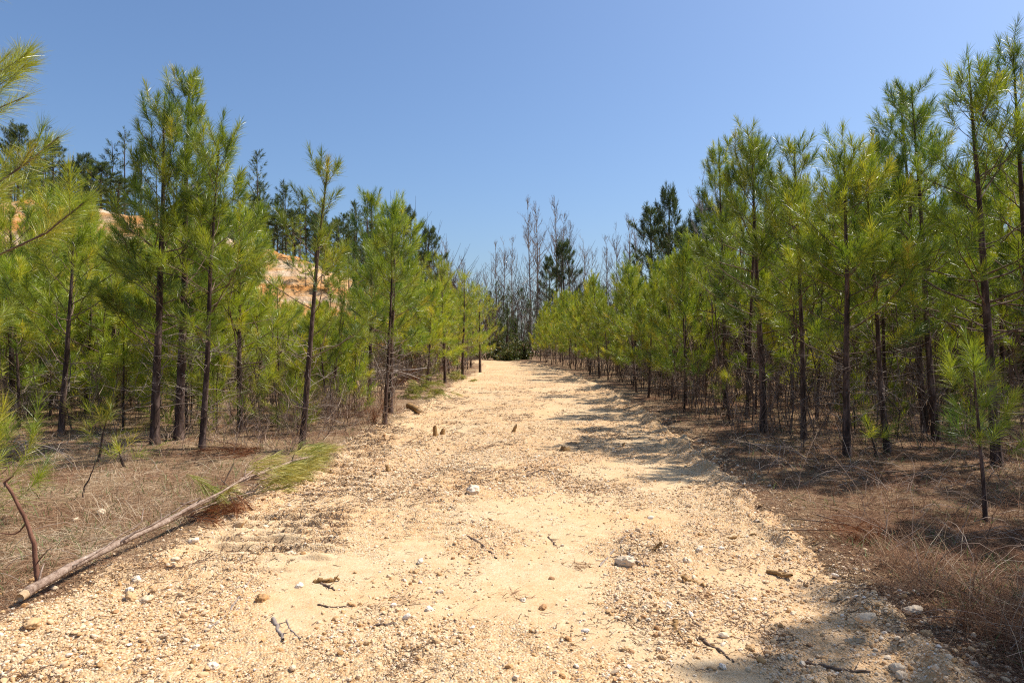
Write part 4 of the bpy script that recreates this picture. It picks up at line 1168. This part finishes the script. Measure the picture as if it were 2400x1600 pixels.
for i, (u_, v_, w_, tn, lab) in enumerate(ST):
    x, y, z = gp(u_, v_); s = w_ / 1600 * y
    v, f, t_ = stones(np.random.default_rng(1500 + i), np.zeros(1), np.full(1, 0.0), np.array([s]), 3, np.array([tn]), .38)
    v[:, 2] -= float(gz(0.0, 0.0))
    q = np.random.default_rng(i)
    vn = norm(v); v = v * (1 + .30 * (vnoise(vn[:, 0] * 3 + i * 7, vn[:, 1] * 3 + vn[:, 2] * 2.5) - .5) + .12 * (vnoise(vn[:, 0] * 11 + i, vn[:, 2] * 11 + vn[:, 1] * 9) - .5))[:, None]
    t_ = np.clip(t_ + .25 * (vnoise(vn[:, 0] * 6 + i, vn[:, 1] * 6 - vn[:, 2] * 5) - .5), 0, 1)
    o = link('stone', mesh('stone', v, f, M_stone, True, t_), loc=(x, y, z))
    tag(o, lab, 'stone', 'larger stones on the road')

# ------------------------------------------------------------------ sticks and roots on the road
SK = [([(1093, 1255), (1118, 1268), (1140, 1288), (1164, 1308)], .010, 'forked dark root stick in the middle of the road'), ([(1231, 1098), (1255, 1088), (1283, 1084)], .008, 'thin curved twig, upper of two in the middle of the road'), ([(1231, 1116), (1255, 1104), (1275, 1100), (1308, 1107)], .009, 'thin twig, lower of two in the middle of the road'),
      ([(1405, 1327), (1430, 1298), (1450, 1275), (1467, 1256)], .009, 'long thin pale branch lying aslant on the right half of the road'), ([(1472, 1296), (1490, 1318), (1520, 1326)], .012, 'dark root right of the long thin pale branch'), ([(1596, 1352), (1625, 1362), (1658, 1374)], .016, 'brown root sticking out of the smooth sandy patch'),
      ([(736, 1360), (765, 1362), (795, 1358)], .016, 'bent brown root on the left half of the road'), ([(752, 1366), (785, 1382)], .010, 'dark short root under the bent brown one'), ([(745, 1416), (775, 1422), (833, 1419)], .006, 'flat thin twig below the bent brown root'), ([(1588, 1410), (1612, 1440), (1655, 1480)], .006, 'thin dark twig crossing the smooth sand near the small shadow'),
      ([(1533, 1290), (1545, 1278), (1551, 1270)], .013, 'twisted upright root on the right half of the road'), ([(1285, 1257), (1304, 1281)], .008, 'short twig in the centre right of the road'), ([(1706, 1260), (1740, 1259), (1772, 1252)], .014, 'dark root clump near the right road edge'), ([(1800, 1340), (1830, 1346), (1856, 1347)], .017, 'stout broken stick on the sandy patch near the right edge'),
      ([(1886, 1551), (1960, 1568), (2040, 1573)], .008, 'long dark twig in the shade at the bottom right'), ([(640, 1450), (655, 1475), (664, 1497)], .013, 'pale brown stick at the lower left of the road'), ([(672, 1452), (680, 1475), (705, 1495)], .005, 'thin forked twig right of the pale brown stick'), ([(480, 1480), (520, 1452), (560, 1400), (586, 1358)], .006, 'long pale twig on the left of the road'),
      ([(0, 1590), (40, 1560), (95, 1515)], .006, 'long thin twig at the bottom left corner'), ([(973, 992), (982, 1010), (992, 1027)], .011, 'thin stick leaning up left of the pointed stump'), ([(1020, 1068), (1040, 1061), (1043, 1053)], .009, 'curled thin twig above the middle of the road'), ([(660, 1160), (760, 1155), (800, 1152)], .009, 'long root lying across the tracked ground on the left'),
      ([(1640, 1495), (1690, 1525), (1720, 1550)], .008, 'brown twig above the bottom shadow'), ([(1582, 1452), (1584, 1470), (1590, 1485)], .015, 'short brown root chunk on the right half of the road'), ([(880, 1466), (905, 1464), (925, 1460)], .010, 'short dark root at the lower middle of the road'), ([(1760, 1040), (1840, 1047), (1900, 1080)], .008, 'long pale cane arching out of the right grass')]
for i, (pts, r_, lab) in enumerate(SK):
    q = np.random.default_rng(2000 + i)
    up = 'upright' in lab or 'leaning up' in lab; cane = 'cane' in lab
    Q = []
    for j, p in enumerate(pts):
        if up: b = gp(*pts[0]); yy = b[1]; Q.append([(p[0] - 1200) / 1600 * yy, yy, EYE + (800 - p[1]) / 1600 * yy])
        else: Q.append(gp(p[0], p[1], r_ * .35 + (.12 if cane and j < 2 else 0)))
    P = smooth_path(Q, 14, r_ * .45, q); c0 = P.mean(0)
    rr_ = np.linspace(r_, r_ * .55, 14) * q.uniform(.75, 1.25, 14)
    mt = M_dead if ('pale' in lab) else M_stump if r_ > .012 else M_branch
    o = thing('stick', lab, 'stick', tuple(c0), group='sticks and roots on the road')
    link('stem', mesh('stem', *stick_mesh(P - c0, rr_, 6), mt, True), o)
    k_ = 3 + i % 3; ii = q.integers(2, 12, k_)
    D = norm(norm(P[ii + 1] - P[ii]) + q.normal(0, .6, (k_, 3)) * [1, 1, .35])
    T = bez(P[ii] - c0, D, q.uniform(.02, .08, k_) * (1 + .08 * c0[1]), q.uniform(-.1, .2, k_), 5)
    link('twigs', mesh('twigs', *tubes(T, np.broadcast_to(np.linspace(1, .4, 5), (k_, 5)) * r_ * .35, 4), mt, True), o)

# ------------------------------------------------------------------ grass, straw, canes, litter
def blades(x, y, L, W, lean, tint, rg, seg=3, curl=.5):
    n = len(x)
    az = rg.random(n) * 6.28
    h = np.stack([np.cos(az), np.sin(az), np.zeros(n)], -1)
    d0 = norm(h * lean[:, None] + np.array([0, 0, 1.0]) * np.maximum(0.02, 1 - lean)[:, None])
    side = norm(np.cross(h, [0, 0, 1.0]) + rg.normal(0, .4, (n, 3)))
    t = np.linspace(0, 1, seg)
    P = np.stack([x, y, gz(x, y) + .004], -1)[:, None] + d0[:, None] * (L[:, None] * t)[..., None] + h[:, None] * (curl * L[:, None] * t ** 2 * .6)[..., None]
    P[..., 2] -= curl * L[:, None] * t ** 2 * .35
    P[..., 2] = np.maximum(P[..., 2], gz(P[..., 0], P[..., 1]) + .003)
    w = W[:, None] * np.array([1, .8, .2] if seg == 3 else [1, .9, .7, .2])[None]
    return ribbons(P, w, side, tint)

def scatter_side(n, x0, x1, y0, y1, pw=1.6):
    q = rg.random(n); y = (y0 ** (1 - pw) + q * (y1 ** (1 - pw) - y0 ** (1 - pw))) ** (1 / (1 - pw))
    x = rg.uniform(x0, x1, n) * np.maximum(y, 3) / 10
    return x, y

parts = []
# flat straw and needle litter, both sides
x, y = scatter_side(230000, -8.6, 8.6, 2.6, 26, 1.55)
s = road_s(x, y) + (fbm(x, y, 1.3, 4, 1.0) - .5) * .5
k = s > rg.uniform(-.10, .22, len(s)); x, y = x[k], y[k]
n = len(x); L = rg.uniform(.07, .20, n); W = .0016 + .00028 * y
pat = fbm(x, y, 1.1, 3, 71)
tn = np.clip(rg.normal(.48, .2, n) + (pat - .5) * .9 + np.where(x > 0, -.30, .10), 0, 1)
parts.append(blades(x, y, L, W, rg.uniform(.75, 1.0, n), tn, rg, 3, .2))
v, f, t_ = merge(parts)
tag(link('pine_straw', mesh('pine_straw', v, f, M_straw, False, t_)), 'brown fallen needles and flattened straw covering the verges', 'pine straw', kind='stuff')

x, y = scatter_side(100000, -8.6, 8.6, 2.6, 30, 1.5)
s = road_s(x, y); pat = fbm(x, y, .8, 3, 81)
dens = np.where(x > 0, .12 + .70 * sstep(.4, .6, pat), .10 + .5 * sstep(.5, .68, pat)) * sstep(.05, .5, s)
dens = np.where((x < 0) & (y > 9.6), np.maximum(dens, .55 * sstep(.1, .6, s)), dens)
k = rg.random(len(x)) < dens; x, y, pat = x[k], y[k], pat[k]; n = len(x)
L = rg.uniform(.06, .26, n) * np.where(x > 0, 1.25, .85) * (.6 + pat); W = .0018 + .0003 * y
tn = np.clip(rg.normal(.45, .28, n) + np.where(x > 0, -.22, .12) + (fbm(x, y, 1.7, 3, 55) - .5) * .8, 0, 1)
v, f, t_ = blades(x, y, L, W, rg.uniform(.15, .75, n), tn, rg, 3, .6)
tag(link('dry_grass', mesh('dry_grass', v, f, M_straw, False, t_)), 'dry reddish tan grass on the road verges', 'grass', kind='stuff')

x, y = scatter_side(26000, -8.6, 8.6, 2.8, 16, 1.5)
s = road_s(x, y); pat = fbm(x, y, 3.0, 3, 91)
k = (s > .25) & (pat > np.where(x < 0, .46, .52)) & (rg.random(len(x)) < .7); x, y = x[k], y[k]; n = len(x)
v, f, t_ = blades(x, y, rg.uniform(.03, .14, n), .0036 + .0004 * y, rg.uniform(.1, .7, n), np.clip(rg.normal(.5, .25, n), 0, 1), rg, 3, .4)
tag(link('green_sprigs', mesh('green_sprigs', v, f, M_green, False, t_)), 'sparse green grass sprigs coming through the straw', 'grass', kind='stuff')

x, y = scatter_side(15000, -8.6, 8.6, 2.7, 18, 1.5)
s = road_s(x, y); k = (s > .2) & (rg.random(len(x)) < np.where(x > 0, .9, .35) * sstep(.35, .6, fbm(x, y, 1.9, 3, 101))); x, y = x[k], y[k]; n = len(x)
v, f, t_ = blades(x, y, rg.uniform(.025, .065, n), rg.uniform(.010, .026, n), rg.uniform(.7, 1.0, n), np.clip(rg.normal(.38, .25, n), 0, 1), rg, 3, .5)
tag(link('leaf_litter', mesh('leaf_litter', v, f, M_straw, False, t_)), 'small curled brown dead leaves and bark flakes lying in the verges', 'leaf litter', kind='stuff')

# pale arching canes in the right verge (and a few left)
n = 3000
x = rg.uniform(2.3, 9.5, n); y = rg.uniform(2.7, 13, n)
k = (road_s(x, y) > .35) & (x < .85 * y + .5) & (rg.random(n) < .25 + .75 * sstep(.42, .6, fbm(x, y, .9, 3, 15))); x, y = x[k], y[k]
xl = rg.uniform(-9, -3.3, 160); yl = rg.uniform(4, 12, 160); kk = road_s(xl, yl) > .4
x = np.concatenate([x, xl[kk]]); y = np.concatenate([y, yl[kk]]); n = len(x)
L = rg.uniform(.25, .95, n); az = rg.random(n) * 6.28; el = np.radians(rg.uniform(15, 80, n))
D = np.stack([np.cos(az) * np.cos(el), np.sin(az) * np.cos(el), np.sin(el)], -1)
C = bez(np.stack([x, y, gz(x, y)], -1), D, L, -rg.uniform(.5, 2.2, n), 8)
C[:, 1:] += rg.normal(0, .012, C[:, 1:].shape) * L[:, None, None]
C[..., 2] = np.maximum(C[..., 2], gz(C[..., 0], C[..., 1]) + .004)
v, f = tubes(C, np.linspace(1, .5, 8)[None] * (rg.uniform(.0014, .0032, n) + .00005 * y)[:, None], 4)
tag(link('dead_canes', mesh('dead_canes', v, f, M_cane, True, np.repeat(np.clip(rg.normal(.5, .25, n), 0, 1), 32))), 'pale arching dead canes tangled in the right verge', 'canes', kind='stuff')

# tall brown grass clump in the right foreground
def clump(u, v, n, h, label, tnt=.45):
    x0, y0, z0 = gp(u, v)
    x = rg.normal(0, .05, n); y = rg.normal(0, .05, n)
    L = rg.uniform(.5, 1.0, n) * h
    az = rg.random(n) * 6.28; hh = np.stack([np.cos(az), np.sin(az), np.zeros(n)], -1); ln = rg.uniform(.05, .75, n) if h > .2 else rg.uniform(.6, 4.0, n)
    d0 = norm(hh * ln[:, None] + [0, 0, 1.0]); t = np.linspace(0, 1, 4)
    P = np.stack([x, y, np.zeros(n)], -1)[:, None] + d0[:, None] * (L[:, None] * t)[..., None] + hh[:, None] * (.3 * L[:, None] * t ** 2)[..., None]
    P[..., 2] -= .2 * L[:, None] * t ** 2
    vv, ff, tt = ribbons(P, .0042 * np.broadcast_to(np.array([1, .9, .7, .2]), (n, 4)), norm(rg.normal(size=(n, 3))), np.clip(rg.normal(tnt, .15, n), 0, 1))
    o = link('grass_clump', mesh('grass_clump', vv, ff, M_straw, False, tt), loc=(x0, y0, z0))
    tag(o, label, 'grass clump', 'grass clumps')
clump(2105, 1330, 50, .45, 'tall brown grass clump beside the orange needles on the right verge')
clump(2190, 1400, 34, .30, 'brown grass clump below the bright green sapling')
clump(2290, 1480, 46, .30, 'dark dry grass clump near the lower right corner')
clump(885, 1428, 26, .07, 'little dry root tuft on the lower middle of the road', .2)
clump(960, 1405, 34, .09, 'dark spiky twig tuft in the middle of the lower road', .05)
clump(1210, 1395, 30, .08, 'dry tuft beside a pale pebble on the road', .1)
clump(1735, 1330, 36, .09, 'small dark root tuft on the sandy patch near the right edge', .1)
clump(1640, 1398, 30, .09, 'dark tuft at the head of the small shadow on the sand', .1)
clump(1360, 1328, 60, .07, 'matted rooty tuft left of the long thin branch', .15)
clump(350, 1330, 60, .16, 'dry straw tuft on the gravel berm below the fallen trunk', .55)

# dark twig and root litter on the road
n = 13000
x, y = scatter_road(n * 3, 2.7, 24, 1.5)
k = rg.random(len(x)) < sstep(.5, .66, fbm(x, y, 1.3, 3, 41)) * .9 + .12; x, y = x[k], y[k]
yt = np.round(rg.uniform(4.8, 13, 2600) / .235) * .235 + rg.normal(0, .03, 2600); xt = -1.75 - .105 * (yt - 5.3) + rg.uniform(-.46, .46, 2600)
yt = yt - .10 * (fbm(xt, yt, 1.6, 2, 3.0) - .5); k = rg.random(2600) < sstep(.35, .6, fbm(xt, yt, 2.2, 2, 19)); x = np.concatenate([x, xt[k]]); y = np.concatenate([y, yt[k]]); n = len(x)
L = rg.uniform(.015, .10, n) * (.7 + .05 * y); az = rg.normal(0, .9, n)
D = np.stack([np.cos(az), np.sin(az), rg.normal(.02, .12, n)], -1)
C = bez(np.stack([x, y, gz(x, y) + .006], -1), norm(D), L, rg.normal(0, .25, n), 5)
C[:, 1:] += rg.normal(0, .06, C[:, 1:].shape) * L[:, None, None]
C[..., 2] = np.maximum(C[..., 2], gz(C[..., 0], C[..., 1]) + .003)
v, f = tubes(C, np.broadcast_to(np.linspace(1, .5, 5), (n, 5)) * (.0011 + .00022 * y)[:, None] * rg.uniform(.6, 1.6, n)[:, None], 3)
tag(link('twig_litter', mesh('twig_litter', v, f, M_twig, False, np.repeat(np.clip(rg.normal(.5, .25, n), 0, 1), 15))), 'dark broken twigs and roots strewn over the road', 'twig litter', kind='stuff')

for p in protos + MP + BT:
    if not p[2]:
        for c in list(p[0].children): bpy.data.objects.remove(c)
        bpy.data.objects.remove(p[0])
